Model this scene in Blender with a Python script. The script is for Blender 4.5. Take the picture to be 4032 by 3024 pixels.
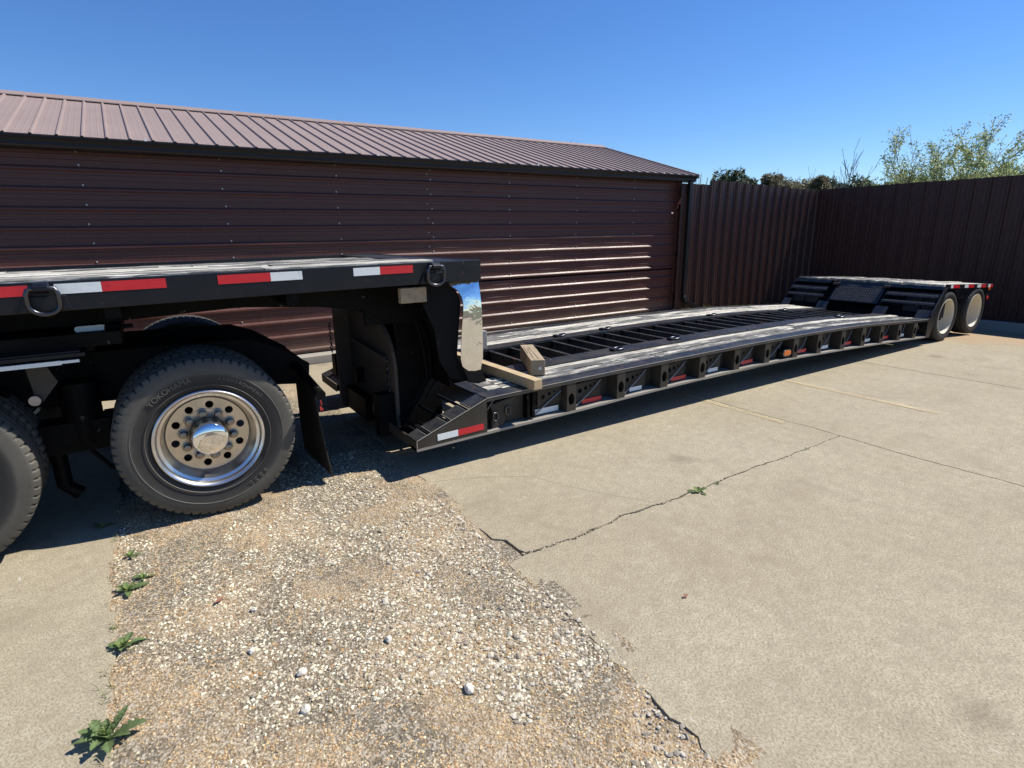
import bpy, bmesh, math, random
from mathutils import Vector, Matrix, noise
from mathutils.geometry import delaunay_2d_cdt

for o in list(bpy.data.objects):
    bpy.data.objects.remove(o, do_unlink=True)
scene = bpy.context.scene
COL = scene.collection
PI = math.pi
rnd = random.Random(7)

# ------------------------------------------------------------------ camera
CAM_H = 1.847
PITCH, ROLL, YAW = 0.26226, -0.014617, 0.57527
cam_d = bpy.data.cameras.new('camera')
cam = bpy.data.objects.new('camera', cam_d)
COL.objects.link(cam)
cam_d.sensor_width = 36.0
cam_d.lens = 2215.0 / 4032.0 * 36.0
cam_d.clip_start = 0.05
cam_d.clip_end = 2000.0
_fw = Vector((math.sin(YAW), math.cos(YAW), 0)); _rt = Vector((math.cos(YAW), -math.sin(YAW), 0)); _up = Vector((0, 0, 1))
_f2 = _fw * math.cos(PITCH) - _up * math.sin(PITCH)
_u2 = _up * math.cos(PITCH) + _fw * math.sin(PITCH)
_r3 = _rt * math.cos(ROLL) + _u2 * math.sin(ROLL)
_u3 = _u2 * math.cos(ROLL) - _rt * math.sin(ROLL)
cam.matrix_world = Matrix(((_r3.x, _u3.x, -_f2.x, 0), (_r3.y, _u3.y, -_f2.y, 0), (_r3.z, _u3.z, -_f2.z, CAM_H), (0, 0, 0, 1)))
scene.camera = cam

# ------------------------------------------------------------------ sky, sun, exposure
TO_SUN = Vector((0.755, -0.20, 1.0)).normalized()
SUN_EL = math.asin(TO_SUN.z)
SUN_ROT = math.atan2(TO_SUN.x, TO_SUN.y)
world = bpy.data.worlds.new('World')
scene.world = world
world.use_nodes = True
wn = world.node_tree
wn.nodes.clear()
w_out = wn.nodes.new('ShaderNodeOutputWorld'); w_bg = wn.nodes.new('ShaderNodeBackground'); w_sky = wn.nodes.new('ShaderNodeTexSky')
w_sky.sky_type = 'NISHITA'; w_sky.sun_disc = False
w_sky.sun_elevation = SUN_EL; w_sky.sun_rotation = SUN_ROT
w_sky.altitude = 0; w_sky.air_density = 1.0; w_sky.dust_density = 0.0; w_sky.ozone_density = 9.0
w_bg.inputs['Strength'].default_value = 0.110
w_hs = wn.nodes.new('ShaderNodeHueSaturation'); w_hs.inputs['Saturation'].default_value = 1.12; w_hs.inputs['Hue'].default_value = 0.507
wn.links.new(w_sky.outputs['Color'], w_hs.inputs['Color']); wn.links.new(w_hs.outputs['Color'], w_bg.inputs['Color'])
wn.links.new(w_bg.outputs['Background'], w_out.inputs['Surface'])
sun_d = bpy.data.lights.new('sun', 'SUN'); sun_d.energy = 5.0; sun_d.angle = math.radians(0.5); sun_d.color = (1.0, 0.95, 0.87)
sun = bpy.data.objects.new('sun', sun_d); COL.objects.link(sun)
sun.location = (20, -5, 30)
sun.rotation_euler = TO_SUN.to_track_quat('Z', 'Y').to_euler()
vs = scene.view_settings
vs.view_transform = 'Standard'; vs.look = 'None'; vs.exposure = 0.36; vs.gamma = 1.0; vs.use_curve_mapping = False
scene.render.engine = 'CYCLES'
scene.cycles.max_bounces = 6

# ------------------------------------------------------------------ helpers: objects
def tag(o, label=None, cat=None, group=None, kind=None):
    if label: o['label'] = label
    if cat: o['category'] = cat
    if group: o['group'] = group
    if kind: o['kind'] = kind
    return o

def empty(name, loc=(0, 0, 0), label=None, cat=None, group=None):
    o = bpy.data.objects.new(name, None); COL.objects.link(o)
    o.location = loc; o.empty_display_size = 0.2
    return tag(o, label, cat, group)

def root_of(o):
    while o.parent: o = o.parent
    return o

class MB:
    """collects shapes; build() links them as one mesh object"""
    def __init__(s): s.v = []; s.f = []
    def add(s, vs_, fs):
        n = len(s.v); s.v += [tuple(v) for v in vs_]; s.f += [tuple(i + n for i in f) for f in fs]; return s
    def box(s, x0, x1, y0, y1, z0, z1):
        return s.add([(x0, y0, z0), (x1, y0, z0), (x1, y1, z0), (x0, y1, z0), (x0, y0, z1), (x1, y0, z1), (x1, y1, z1), (x0, y1, z1)],
                     [(0, 3, 2, 1), (4, 5, 6, 7), (0, 1, 5, 4), (1, 2, 6, 5), (2, 3, 7, 6), (3, 0, 4, 7)])
    def prism_y(s, poly, y0, y1):          # poly of (x, z), counter-clockwise seen from -y
        n = len(poly)
        vv = [(x, y0, z) for x, z in poly] + [(x, y1, z) for x, z in poly]
        ff = [tuple(range(n)), tuple(range(2 * n - 1, n - 1, -1))] + [(i, i + n, (i + 1) % n + n, (i + 1) % n) for i in range(n)]
        return s.add(vv, ff)
    def prism_x(s, poly, x0, x1):          # poly of (y, z)
        n = len(poly)
        vv = [(x0, y, z) for y, z in poly] + [(x1, y, z) for y, z in poly]
        ff = [tuple(range(n)), tuple(range(2 * n - 1, n - 1, -1))] + [(i, i + n, (i + 1) % n + n, (i + 1) % n) for i in range(n)]
        return s.add(vv, ff)
    def beam(s, a, b, w, h):               # box along a->b, width w across, height h
        a = Vector(a); b = Vector(b); d = (b - a).normalized()
        up = Vector((0, 0, 1)) if abs(d.z) < 0.95 else Vector((1, 0, 0))
        r = d.cross(up).normalized() * (w / 2); u = r.cross(d).normalized() * (h / 2)
        vv = [a - r - u, a + r - u, a + r + u, a - r + u, b - r - u, b + r - u, b + r + u, b - r + u]
        return s.add(vv, [(0, 1, 2, 3), (7, 6, 5, 4), (0, 4, 5, 1), (1, 5, 6, 2), (2, 6, 7, 3), (3, 7, 4, 0)])
    def tube(s, pts, r, n=8, cap=True):
        pts = [Vector(p) for p in pts]; rr = r if isinstance(r, (list, tuple)) else [r] * len(pts)
        base = len(s.v); ref = None
        for i, p in enumerate(pts):
            d = (pts[min(i + 1, len(pts) - 1)] - pts[max(i - 1, 0)]).normalized()
            if ref is None:
                ref = d.orthogonal().normalized()
            a = (ref - d * ref.dot(d))
            a = a.normalized() if a.length > 1e-6 else d.orthogonal().normalized()
            ref = a; b = d.cross(a)
            for k in range(n):
                t = 2 * PI * k / n
                s.v.append(tuple(p + (a * math.cos(t) + b * math.sin(t)) * rr[i]))
        for i in range(len(pts) - 1):
            for k in range(n):
                k2 = (k + 1) % n
                s.f.append((base + i * n + k, base + i * n + k2, base + (i + 1) * n + k2, base + (i + 1) * n + k))
        if cap:
            s.f.append(tuple(base + k for k in range(n - 1, -1, -1)))
            s.f.append(tuple(base + (len(pts) - 1) * n + k for k in range(n)))
        return s
    def lathe(s, prof, n=64, mod=None, cap0=False, cap1=False):   # prof of (y, r) about the y axis at origin
        base = len(s.v)
        for j, (y, r) in enumerate(prof):
            for k in range(n):
                rr = r + (mod(j, k) if mod else 0); t = 2 * PI * k / n
                s.v.append((rr * math.cos(t), y, rr * math.sin(t)))
        for j in range(len(prof) - 1):
            for k in range(n):
                k2 = (k + 1) % n
                s.f.append((base + j * n + k, base + (j + 1) * n + k, base + (j + 1) * n + k2, base + j * n + k2))
        if cap0: s.f.append(tuple(base + k for k in range(n)))
        if cap1: s.f.append(tuple(base + (len(prof) - 1) * n + k for k in range(n - 1, -1, -1)))
        return s
    def mesh(s, name, m, off=(0, 0, 0), smooth=None, bevel=0.0, fixn=True):
        me = bpy.data.meshes.new(name)
        me.from_pydata([(x - off[0], y - off[1], z - off[2]) for x, y, z in s.v], [], s.f)
        if bevel or fixn:
            bm = bmesh.new(); bm.from_mesh(me)
            if fixn: bmesh.ops.recalc_face_normals(bm, faces=bm.faces)
            if bevel:
                ed = [e for e in bm.edges if len(e.link_faces) == 2 and e.calc_face_angle(0) > 0.6]
                bmesh.ops.bevel(bm, geom=ed, offset=bevel, segments=2, affect='EDGES', profile=0.5, clamp_overlap=True)
            bm.to_mesh(me); bm.free()
        if smooth is not None:
            me.set_sharp_from_angle(angle=smooth) if hasattr(me, 'set_sharp_from_angle') else None
            for p in me.polygons: p.use_smooth = True
        if m: me.materials.append(m)
        me.update()
        return me
    def build(s, name, m, parent=None, loc=None, smooth=None, bevel=0.0, kind=None, fixn=True):
        off = (0, 0, 0)
        if parent is not None and loc is None:
            r = parent; off = Vector((0, 0, 0))
            while r is not None: off = off + r.location; r = r.parent
        me = s.mesh(name, m, off, smooth, bevel, fixn)
        return link(name, me, parent, loc, kind)

def link(name, me, parent=None, loc=None, kind=None, rot=None):
    o = bpy.data.objects.new(name, me); COL.objects.link(o)
    if parent is not None: o.parent = parent
    if loc is not None: o.location = loc
    if rot is not None: o.rotation_euler = rot
    if kind: o['kind'] = kind
    return o

def circle(cx, cz, rx, rz=None, n=20):
    rz = rz or rx
    return [(cx + rx * math.cos(2 * PI * i / n), cz + rz * math.sin(2 * PI * i / n)) for i in range(n)]

def plate(outer, holes, y0, y1):
    """plate in the xz plane between y0 and y1 with real holes, as an MB"""
    pts = []; edges = []; loops = [outer] + holes
    idx = []
    for lp in loops:
        st = len(pts); pts += [Vector(p) for p in lp]; n = len(lp)
        edges += [(st + i, st + (i + 1) % n) for i in range(n)]; idx.append((st, n))
    co, ed, fa, ov, oe, of = delaunay_2d_cdt(pts, edges, [], 0, 1e-6)
    def inside(p, poly):
        c = False; j = len(poly) - 1
        for i in range(len(poly)):
            if (poly[i][1] > p[1]) != (poly[j][1] > p[1]) and p[0] < (poly[j][0] - poly[i][0]) * (p[1] - poly[i][1]) / (poly[j][1] - poly[i][1]) + poly[i][0]: c = not c
            j = i
        return c
    mb = MB(); keep = []
    for f in fa:
        c = sum((co[i] for i in f), Vector((0, 0))) / len(f)
        if inside(c, outer) and not any(inside(c, h) for h in holes): keep.append(tuple(f))
    n = len(co)
    mb.v = [(p[0], y0, p[1]) for p in co] + [(p[0], y1, p[1]) for p in co]
    mb.f = keep + [tuple(i + n for i in reversed(f)) for f in keep]
    cnt = {}
    for f in keep:
        for a, b in zip(f, f[1:] + f[:1]): cnt[(a, b)] = 1
    for (a, b) in cnt:
        if (b, a) not in cnt: mb.f.append((b, a, a + n, b + n))
    return mb

def crv(xs, ys):
    def f(x):
        n = len(xs)
        if x <= xs[0]: return ys[0] + (ys[1] - ys[0]) / (xs[1] - xs[0]) * (x - xs[0])
        if x >= xs[-1]: return ys[-1] + (ys[-1] - ys[-2]) / (xs[-1] - xs[-2]) * (x - xs[-1])
        for i in range(n - 1):
            if x <= xs[i + 1]: break
        def sl(j):
            a, b = max(j - 1, 0), min(j + 1, n - 1)
            return (ys[b] - ys[a]) / (xs[b] - xs[a])
        h = xs[i + 1] - xs[i]; t = (x - xs[i]) / h; t2 = t * t; t3 = t2 * t
        return (2 * t3 - 3 * t2 + 1) * ys[i] + (t3 - 2 * t2 + t) * h * sl(i) + (-2 * t3 + 3 * t2) * ys[i + 1] + (t3 - t2) * h * sl(i + 1)
    return f

# ------------------------------------------------------------------ helpers: materials
class NT:
    def __init__(s, name):
        s.m = bpy.data.materials.new(name); s.m.use_nodes = True
        s.t = s.m.node_tree; s.t.nodes.clear()
        s.out = s.n('ShaderNodeOutputMaterial'); s.p = s.n('ShaderNodeBsdfPrincipled')
        s.l(s.p.outputs[0], s.out.inputs['Surface'])
        s.tc = s.n('ShaderNodeTexCoord')
    def n(s, t, **k):
        nd = s.t.nodes.new(t)
        for a, b in k.items(): setattr(nd, a, b)
        return nd
    def l(s, a, b): s.t.links.new(a, b)
    def set(s, inp, v):
        i = s.p.inputs[inp]
        if hasattr(v, 'is_output') or isinstance(v, bpy.types.NodeSocket): s.l(v, i)
        else: i.default_value = v if not (isinstance(v, tuple) and len(v) == 3) else (*v, 1)
    def map(s, scale=(1, 1, 1), rot=(0, 0, 0), loc=(0, 0, 0), rand=0):
        mp = s.n('ShaderNodeMapping'); mp.inputs['Scale'].default_value = scale; mp.inputs['Rotation'].default_value = rot; mp.inputs['Location'].default_value = loc
        src = s.tc.outputs['Object']
        if rand:
            oi = s.n('ShaderNodeObjectInfo'); mu = s.n('ShaderNodeMath', operation='MULTIPLY'); mu.inputs[1].default_value = rand
            s.l(oi.outputs['Random'], mu.inputs[0]); ad = s.n('ShaderNodeVectorMath', operation='ADD')
            s.l(src, ad.inputs[0]); s.l(mu.outputs[0], ad.inputs[1]); src = ad.outputs[0]
        s.l(src, mp.inputs['Vector']); return mp.outputs[0]
    def noise(s, vec, scale, detail=4, rough=0.55, dist=0.0):
        nd = s.n('ShaderNodeTexNoise'); nd.inputs['Scale'].default_value = scale; nd.inputs['Detail'].default_value = detail
        nd.inputs['Roughness'].default_value = rough; nd.inputs['Distortion'].default_value = dist
        s.l(vec, nd.inputs['Vector']); return nd.outputs['Fac']
    def voro(s, vec, scale, feature='F1', out='Distance', rand=1.0):
        nd = s.n('ShaderNodeTexVoronoi', feature=feature); nd.inputs['Scale'].default_value = scale; nd.inputs['Randomness'].default_value = rand
        s.l(vec, nd.inputs['Vector']); return nd.outputs[out]
    def ramp(s, fac, stops, interp='LINEAR'):
        nd = s.n('ShaderNodeValToRGB'); e = nd.color_ramp.elements; nd.color_ramp.interpolation = interp
        while len(e) < len(stops): e.new(0.5)
        for el, (p, c) in zip(e, stops):
            el.position = p; el.color = (c, c, c, 1) if not isinstance(c, tuple) else (*c, 1)
        s.l(fac, nd.inputs[0]); return nd.outputs[0]
    def mix(s, fac, a, b, mode='MIX'):
        nd = s.n('ShaderNodeMix', data_type='RGBA', blend_type=mode)
        for v, i in ((fac, 0), (a, 6), (b, 7)):
            if isinstance(v, bpy.types.NodeSocket): s.l(v, nd.inputs[i])
            else: nd.inputs[i].default_value = v if not isinstance(v, tuple) else (*v, 1)
        return nd.outputs[2]
    def math(s, op, a, b=0.0):
        nd = s.n('ShaderNodeMath', operation=op)
        for v, i in ((a, 0), (b, 1)):
            if isinstance(v, bpy.types.NodeSocket): s.l(v, nd.inputs[i])
            else: nd.inputs[i].default_value = v
        return nd.outputs[0]
    def xyz(s, vec=None):
        nd = s.n('ShaderNodeSeparateXYZ'); s.l(vec or s.tc.outputs['Object'], nd.inputs[0]); return nd.outputs
    def bump(s, h, strength=0.3, dist=0.01):
        nd = s.n('ShaderNodeBump'); nd.inputs['Strength'].default_value = strength; nd.inputs['Distance'].default_value = dist
        s.l(h, nd.inputs['Height']); s.l(nd.outputs[0], s.p.inputs['Normal']); return nd

M = {}
def simple(name, col, rough=0.5, metal=0.0, var=0.15, scale=8.0, bump=0.0, spec=0.5):
    t = NT(name); n1 = t.noise(t.map(rand=7), scale, 5)
    t.set('Base Color', t.mix(n1, tuple(c * (1 - var) for c in col), tuple(c * (1 + var) for c in col)))
    t.set('Roughness', t.ramp(n1, [(0.3, max(rough - 0.06, 0.02)), (0.7, min(rough + 0.06, 1))]))
    t.set('Metallic', metal); t.set('Specular IOR Level', spec)
    if bump: t.bump(n1, bump, 0.004)
    M[name] = t.m; return t

# black trailer paint, dusty, chipped to rust
def black_paint(name, base=(0.010, 0.011, 0.013), dust=0.35, rust=0.55, rough=0.38, spec=0.5):
    t = NT(name); v = t.map(rand=3)
    n1 = t.noise(v, 3.5, 8, 0.65); n2 = t.noise(v, 22, 6, 0.6); n3 = t.noise(t.map(scale=(1, 2.5, 1), rand=5), 5, 9, 0.7)
    c = t.mix(t.ramp(n1, [(0.42, 0.0), (0.75, dust)]), base, (0.085, 0.078, 0.066))
    c = t.mix(t.ramp(n3, [(rust + 0.09, 0.0), (rust + 0.14, 0.8)]), c, (0.13, 0.05, 0.028))
    c = t.mix(t.ramp(n2, [(0.66, 0.0), (0.72, 0.5)]), c, (0.16, 0.145, 0.13))
    t.set('Base Color', c); t.set('Roughness', t.ramp(n2, [(0.3, rough - 0.08), (0.7, rough + 0.15)]))
    t.bump(t.noise(v, 60, 4), 0.12, 0.003); t.set('Specular IOR Level', spec)
    M[name] = t.m
black_paint('black_paint', (0.005, 0.006, 0.009), 0.07, 0.60, 0.38, 0.35)
black_paint('black_frame', (0.0025, 0.0025, 0.0025), 0.05, 0.66, 0.6, 0.12)
black_paint('rail_top', (0.024, 0.027, 0.033), 0.9, 0.50, 0.28)
black_paint('web_dirty', (0.042, 0.035, 0.026), 0.5, 0.60, 0.6, 0.3)
black_paint('ledge', (0.30, 0.275, 0.23), 0.3, 0.62, 0.6)
black_paint('neck_dirt_bounce', (0.10, 0.075, 0.055), 0.35, 0.60, 0.85)  # dirt tan, lightened to stand in for bounce light on the neck
simple('rubber_flap', (0.006, 0.006, 0.006), 0.8, var=0.4, scale=14, spec=0.2); simple('mud_rubber', (0.024, 0.021, 0.017), 0.8, var=0.4, scale=14, spec=0.3)

# brown metal sheeting
def sheet(name, col, rough, rmp=0.05, var=0.12, dusty=0.0, dcol=(0.2, 0.17, 0.14), spec=0.3):
    t = NT(name); v = t.map(rand=4)
    n1 = t.noise(v, 1.3, 4); n2 = t.noise(t.map(scale=(1, 1, 0.25), rand=2), 26, 5, 0.6)
    c = t.mix(n1, tuple(k * (1 - var) for k in col), tuple(k * (1 + var) for k in col))
    c = t.mix(t.ramp(n2, [(0.5, 0.0), (0.8, dusty)]), c, dcol)
    t.set('Base Color', c); t.set('Roughness', t.ramp(n2, [(0.3, rough - rmp), (0.7, rough + rmp)]))
    t.bump(t.noise(v, 2.2, 2), 0.06, 0.02); t.set('Specular IOR Level', spec)
    M[name] = t.m
def wall_extra():
    m = M['brown_wall']; nt = m.node_tree; p = [n for n in nt.nodes if n.type == 'BSDF_PRINCIPLED'][0]
    src = p.inputs['Base Color'].links[0].from_socket
    tc = nt.nodes.new('ShaderNodeTexCoord'); sep = nt.nodes.new('ShaderNodeSeparateXYZ'); nt.links.new(tc.outputs['Object'], sep.inputs[0])
    nz = nt.nodes.new('ShaderNodeTexNoise'); nz.inputs['Scale'].default_value = 3.0; nz.inputs['Detail'].default_value = 6; nt.links.new(tc.outputs['Object'], nz.inputs['Vector'])
    ad = nt.nodes.new('ShaderNodeMath'); ad.operation = 'MULTIPLY_ADD'; ad.inputs[1].default_value = -0.45; nt.links.new(nz.outputs['Fac'], ad.inputs[0]); nt.links.new(sep.outputs[2], ad.inputs[2])
    rp = nt.nodes.new('ShaderNodeValToRGB'); rp.color_ramp.elements[0].position = 0.0; rp.color_ramp.elements[0].color = (.35, .35, .35, 1); rp.color_ramp.elements[1].position = .22; rp.color_ramp.elements[1].color = (0, 0, 0, 1)
    nt.links.new(ad.outputs[0], rp.inputs[0]); mx = nt.nodes.new('ShaderNodeMix'); mx.data_type = 'RGBA'; nt.links.new(rp.outputs[0], mx.inputs[0]); nt.links.new(src, mx.inputs[6]); mx.inputs[7].default_value = (.20, .15, .10, 1)
    nt.links.new(mx.outputs[2], p.inputs['Base Color'])
sheet('brown_wall', (0.102, 0.041, 0.032), 0.42, dusty=0.10, spec=0.35)
wall_extra()
sheet('brown_roof', (0.285, 0.215, 0.188), 0.6, dusty=0.3, dcol=(0.38, 0.30, 0.27))
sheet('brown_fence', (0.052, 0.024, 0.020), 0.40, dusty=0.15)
sheet('black_gutter', (0.012, 0.012, 0.014), 0.4)
simple('screw_zinc', (0.55, 0.52, 0.48), 0.4, 0.6, 0.1)
simple('leaf_guard', (0.8, 0.8, 0.78), 0.4)

# weathered deck planks: paint worn off along the grain
def plank_mat(name, dark, mid, light, shift):
    t = NT(name); v = t.map(scale=(0.9, 13, 13), rand=9); v2 = t.map(scale=(1.0, 3, 3), rand=4)
    n1 = t.noise(v, 3.2, 9, 0.68, 0.4); n2 = t.noise(v2, 2.6, 5, 0.6); n3 = t.noise(t.map(scale=(2.5, 60, 60), rand=2), 3, 6, 0.7)
    s_ = t.math('ADD', t.math('MULTIPLY', n1, 0.7), t.math('MULTIPLY', n2, 0.45))
    s_ = t.math('ADD', s_, shift)
    c = t.ramp(s_, [(0.42, dark), (0.53, mid), (0.60, mid), (0.66, light)])
    c = t.mix(t.ramp(n3, [(0.48, 0.0), (0.66, 0.9)]), c, (0.045, 0.042, 0.037))
    t.set('Base Color', c); t.set('Roughness', 0.85); t.set('Specular IOR Level', 0.2)
    t.bump(t.math('ADD', n1, n3), 0.7, 0.006)
    M[name] = t.m
plank_mat('plank_white', (0.10, 0.097, 0.09), (0.46, 0.435, 0.36), (0.80, 0.76, 0.64), 0.035)
plank_mat('plank_mixed', (0.035, 0.036, 0.038), (0.17, 0.165, 0.15), (0.80, 0.76, 0.65), 0.0)
plank_mat('plank_dark', (0.030, 0.032, 0.036), (0.10, 0.10, 0.10), (0.64, 0.61, 0.52), -0.05)

def timber_mat(name, a, b, crack=0.62):
    t = NT(name); v = t.map(scale=(14, 1.0, 14)); n1 = t.noise(v, 4, 8, 0.65, 0.6); n2 = t.noise(t.map(scale=(30, 1.2, 30)), 3.0, 4, 0.6)
    n3 = t.noise(t.map(), 9, 3)
    c = t.mix(n1, a, b); c = t.mix(t.ramp(n3, [(0.4, 0.0), (0.8, 0.4)]), c, tuple(k * 1.35 for k in b))
    c = t.mix(t.ramp(n2, [(crack, 0.0), (crack + 0.05, 0.85)]), c, (0.05, 0.035, 0.02))
    t.set('Base Color', c); t.set('Roughness', 0.8); t.bump(n1, 0.5, 0.004)
    M[name] = t.m
timber_mat('timber_new', (0.36, 0.25, 0.13), (0.56, 0.43, 0.25), 0.68)
timber_mat('timber_old', (0.26, 0.19, 0.115), (0.42, 0.33, 0.21), 0.60)
timber_mat('timber_grey', (0.20, 0.19, 0.17), (0.33, 0.32, 0.29), 0.66)

def tape_mat(name, col):
    t = NT(name); v = t.map(rand=3); n1 = t.noise(v, 30, 5); vv = t.voro(t.map(scale=(1, 1, 1)), 260)
    t.set('Base Color', t.mix(t.ramp(n1, [(0.55, 0.0), (0.75, 0.35)]), col, tuple(k * 0.55 for k in col)))
    t.set('Roughness', 0.28); t.bump(vv, 0.15, 0.001)
    M[name] = t.m
tape_mat('tape_red', (0.62, 0.022, 0.030)); tape_mat('tape_white', (0.78, 0.82, 0.80))

def metal_mat(name, col, rough, bump, bscale, dirt=0.0, dcol=(0.2, 0.15, 0.1)):
    t = NT(name); n1 = t.noise(t.map(), bscale, 3, 0.5, 0.3); n2 = t.noise(t.map(), 9, 6, 0.6)
    t.set('Metallic', 1.0); t.set('Base Color', t.mix(t.ramp(n2, [(0.4, 0.0), (0.75, dirt)]), col, dcol))
    t.set('Roughness', t.ramp(n2, [(0.3, rough), (0.75, rough + 0.2 * dirt + 0.02)]))
    if bump: t.bump(n1, bump, 0.02)
    M[name] = t.m
metal_mat('chrome', (0.84, 0.83, 0.81), 0.04, 0.40, 6.5, 0.15)
metal_mat('hub_chrome', (0.88, 0.88, 0.88), 0.03, 0.0, 5.0, 0.1)
metal_mat('rim_alu', (0.76, 0.75, 0.73), 0.26, 0.0, 5.0, 0.45, (0.42, 0.36, 0.29))
metal_mat('disc_alu', (0.66, 0.60, 0.51), 0.28, 0.0, 5.0, 0.55, (0.44, 0.37, 0.28))
metal_mat('lug_steel', (0.30, 0.27, 0.24), 0.28, 0.0, 5.0, 0.5)
metal_mat('ring_steel', (0.10, 0.10, 0.11), 0.28, 0.05, 30.0, 0.5, (0.05, 0.05, 0.05))
metal_mat('rod_steel', (0.34, 0.32, 0.33), 0.38, 0.0, 5.0, 0.4)
simple('cream_rim', (0.62, 0.56, 0.42), 0.55, var=0.12, scale=5)

def tyre_mat(name, dusty):
    t = NT(name); X = t.xyz(); r = t.math('SQRT', t.math('ADD', t.math('MULTIPLY', X[0], X[0]), t.math('MULTIPLY', X[2], X[2])))
    n1 = t.noise(t.map(rand=2), 14, 6, 0.65); n2 = t.noise(t.map(rand=1), 3, 4)
    rr = t.math('ADD', r, t.math('MULTIPLY', t.math('SUBTRACT', n1, 0.5), 0.03))
    dust = t.ramp(rr, [(0.40, 0.05), (0.435, 0.30), (0.455, 1.0), (0.50, 0.75), (0.545, 0.9)])
    dust = t.math('MULTIPLY', dust, t.ramp(n2, [(0.3, 0.55), (0.7, 1.0)]))
    c = t.mix(t.math('MULTIPLY', dust, dusty), (0.020, 0.019, 0.018), (0.205, 0.190, 0.150))
    t.set('Base Color', c); t.set('Roughness', 0.72); t.bump(n1, 0.08, 0.003)
    M[name] = t.m
tyre_mat('tyre_dusty', 0.52); tyre_mat('tyre_black', 0.25)
simple('tyre_letter', (0.13, 0.12, 0.10), 0.7)
simple('amber_lens', (0.75, 0.16, 0.015), 0.2, var=0.2)
simple('red_lens', (0.55, 0.03, 0.03), 0.2, var=0.2)
simple('white_plastic', (0.75, 0.75, 0.72), 0.4)
simple('red_ribbon', (0.6, 0.05, 0.03), 0.7)
def diamond_mat():
    t = NT('diamond_plate'); v = t.map(rand=3); n1 = t.noise(v, 12, 6, 0.6)
    t.set('Base Color', t.mix(t.ramp(n1, [(0.45, 0.0), (0.8, 0.6)]), (0.014, 0.015, 0.018), (0.09, 0.085, 0.08))); t.set('Roughness', 0.42)
    M['diamond_plate'] = t.m
diamond_mat()

# ground materials
def concrete(name, warm=0.0):
    t = NT(name); v = t.map()
    big = t.noise(v, 0.55, 5, 0.6, 0.3); mid = t.noise(t.map(scale=(1, 0.8, 1), rot=(0, 0, 0.5)), 3.4, 10, 0.78); fine = t.noise(t.map(scale=(1, 0.7, 1), rot=(0, 0, -0.5)), 118, 5, 0.82)
    grit = t.noise(v, 210, 2, 0.6); stain = t.noise(t.map(loc=(3, 9, 0)), 1.15, 6, 0.65, 0.5)
    c = t.mix(t.ramp(big, [(0.30, 0.0), (0.72, 1.0)]), (0.400, 0.343, 0.228), (0.478, 0.424, 0.296))
    c = t.mix(t.ramp(mid, [(0.45, 0.0), (0.74, 0.5)]), c, (0.265, 0.224, 0.158))
    c = t.mix(t.ramp(fine, [(0.44, 0.8), (0.53, 0.0)]), c, (0.195, 0.160, 0.110))
    c = t.mix(t.ramp(grit, [(0.58, 0.0), (0.70, 0.45)]), c, (0.60, 0.55, 0.45))
    c = t.mix(t.ramp(stain, [(0.55, 0.0), (0.70, 0.38)]), c, (0.23, 0.185, 0.122))
    scuff = t.noise(t.map(scale=(9, 1.6, 1), rot=(0, 0, 0.25)), 4.5, 3, 0.55); sc2 = t.noise(v, 1.4, 2)
    c = t.mix(t.math('MULTIPLY', t.ramp(scuff, [(0.68, 0.0), (0.73, 0.85)]), t.ramp(sc2, [(0.5, 0.0), (0.6, 1.0)])), c, (0.58, 0.54, 0.46))
    md = t.noise(t.map(loc=(5, 1, 0)), 13, 8, 0.75); c = t.mix(t.ramp(md, [(0.47, 0.0), (0.66, 0.5)]), c, (0.25, 0.205, 0.14)); c = t.mix(t.ramp(md, [(0.30, 0.4), (0.42, 0.0)]), c, (0.55, 0.50, 0.40))
    sp = t.voro(t.map(loc=(1.3, .4, 0)), 0.9); spn = t.noise(v, 9, 4, 0.7)
    c = t.mix(t.ramp(t.math('ADD', sp, t.math('MULTIPLY', spn, 0.12)), [(0.10, 0.55), (0.20, 0.0)]), c, (0.16, 0.125, 0.085))
    fl = t.voro(v, 26); c = t.mix(t.ramp(fl, [(0.05, 0.8), (0.09, 0.0)]), c, (0.62, 0.58, 0.50))
    X = t.xyz()
    if warm:      # washed-in sand near the back corner of the lot
        e = t.math('ADD', X[0], t.math('MULTIPLY', t.math('SUBTRACT', t.noise(v, 1.7, 5, 0.6), 0.5), 1.6))
        e = t.math('SUBTRACT', e, t.math('MULTIPLY', t.math('SUBTRACT', 3.4, X[1]), 0.7))
        c = t.mix(t.ramp(t.math('DIVIDE', e, 20.0), [(0.545, 0.0), (0.585, 0.9)]), c, t.mix(t.noise(v, 5, 6, 0.7), (0.30, 0.205, 0.115), (0.44, 0.325, 0.20)))
    t.set('Base Color', c); t.set('Roughness', 0.9); t.set('Specular IOR Level', 0.25)
    t.bump(t.math('ADD', fine, t.math('MULTIPLY', grit, 0.6)), 0.22, 0.003)
    M[name] = t.m
concrete('concrete'); concrete('concrete_sandy', 1.0)
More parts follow.
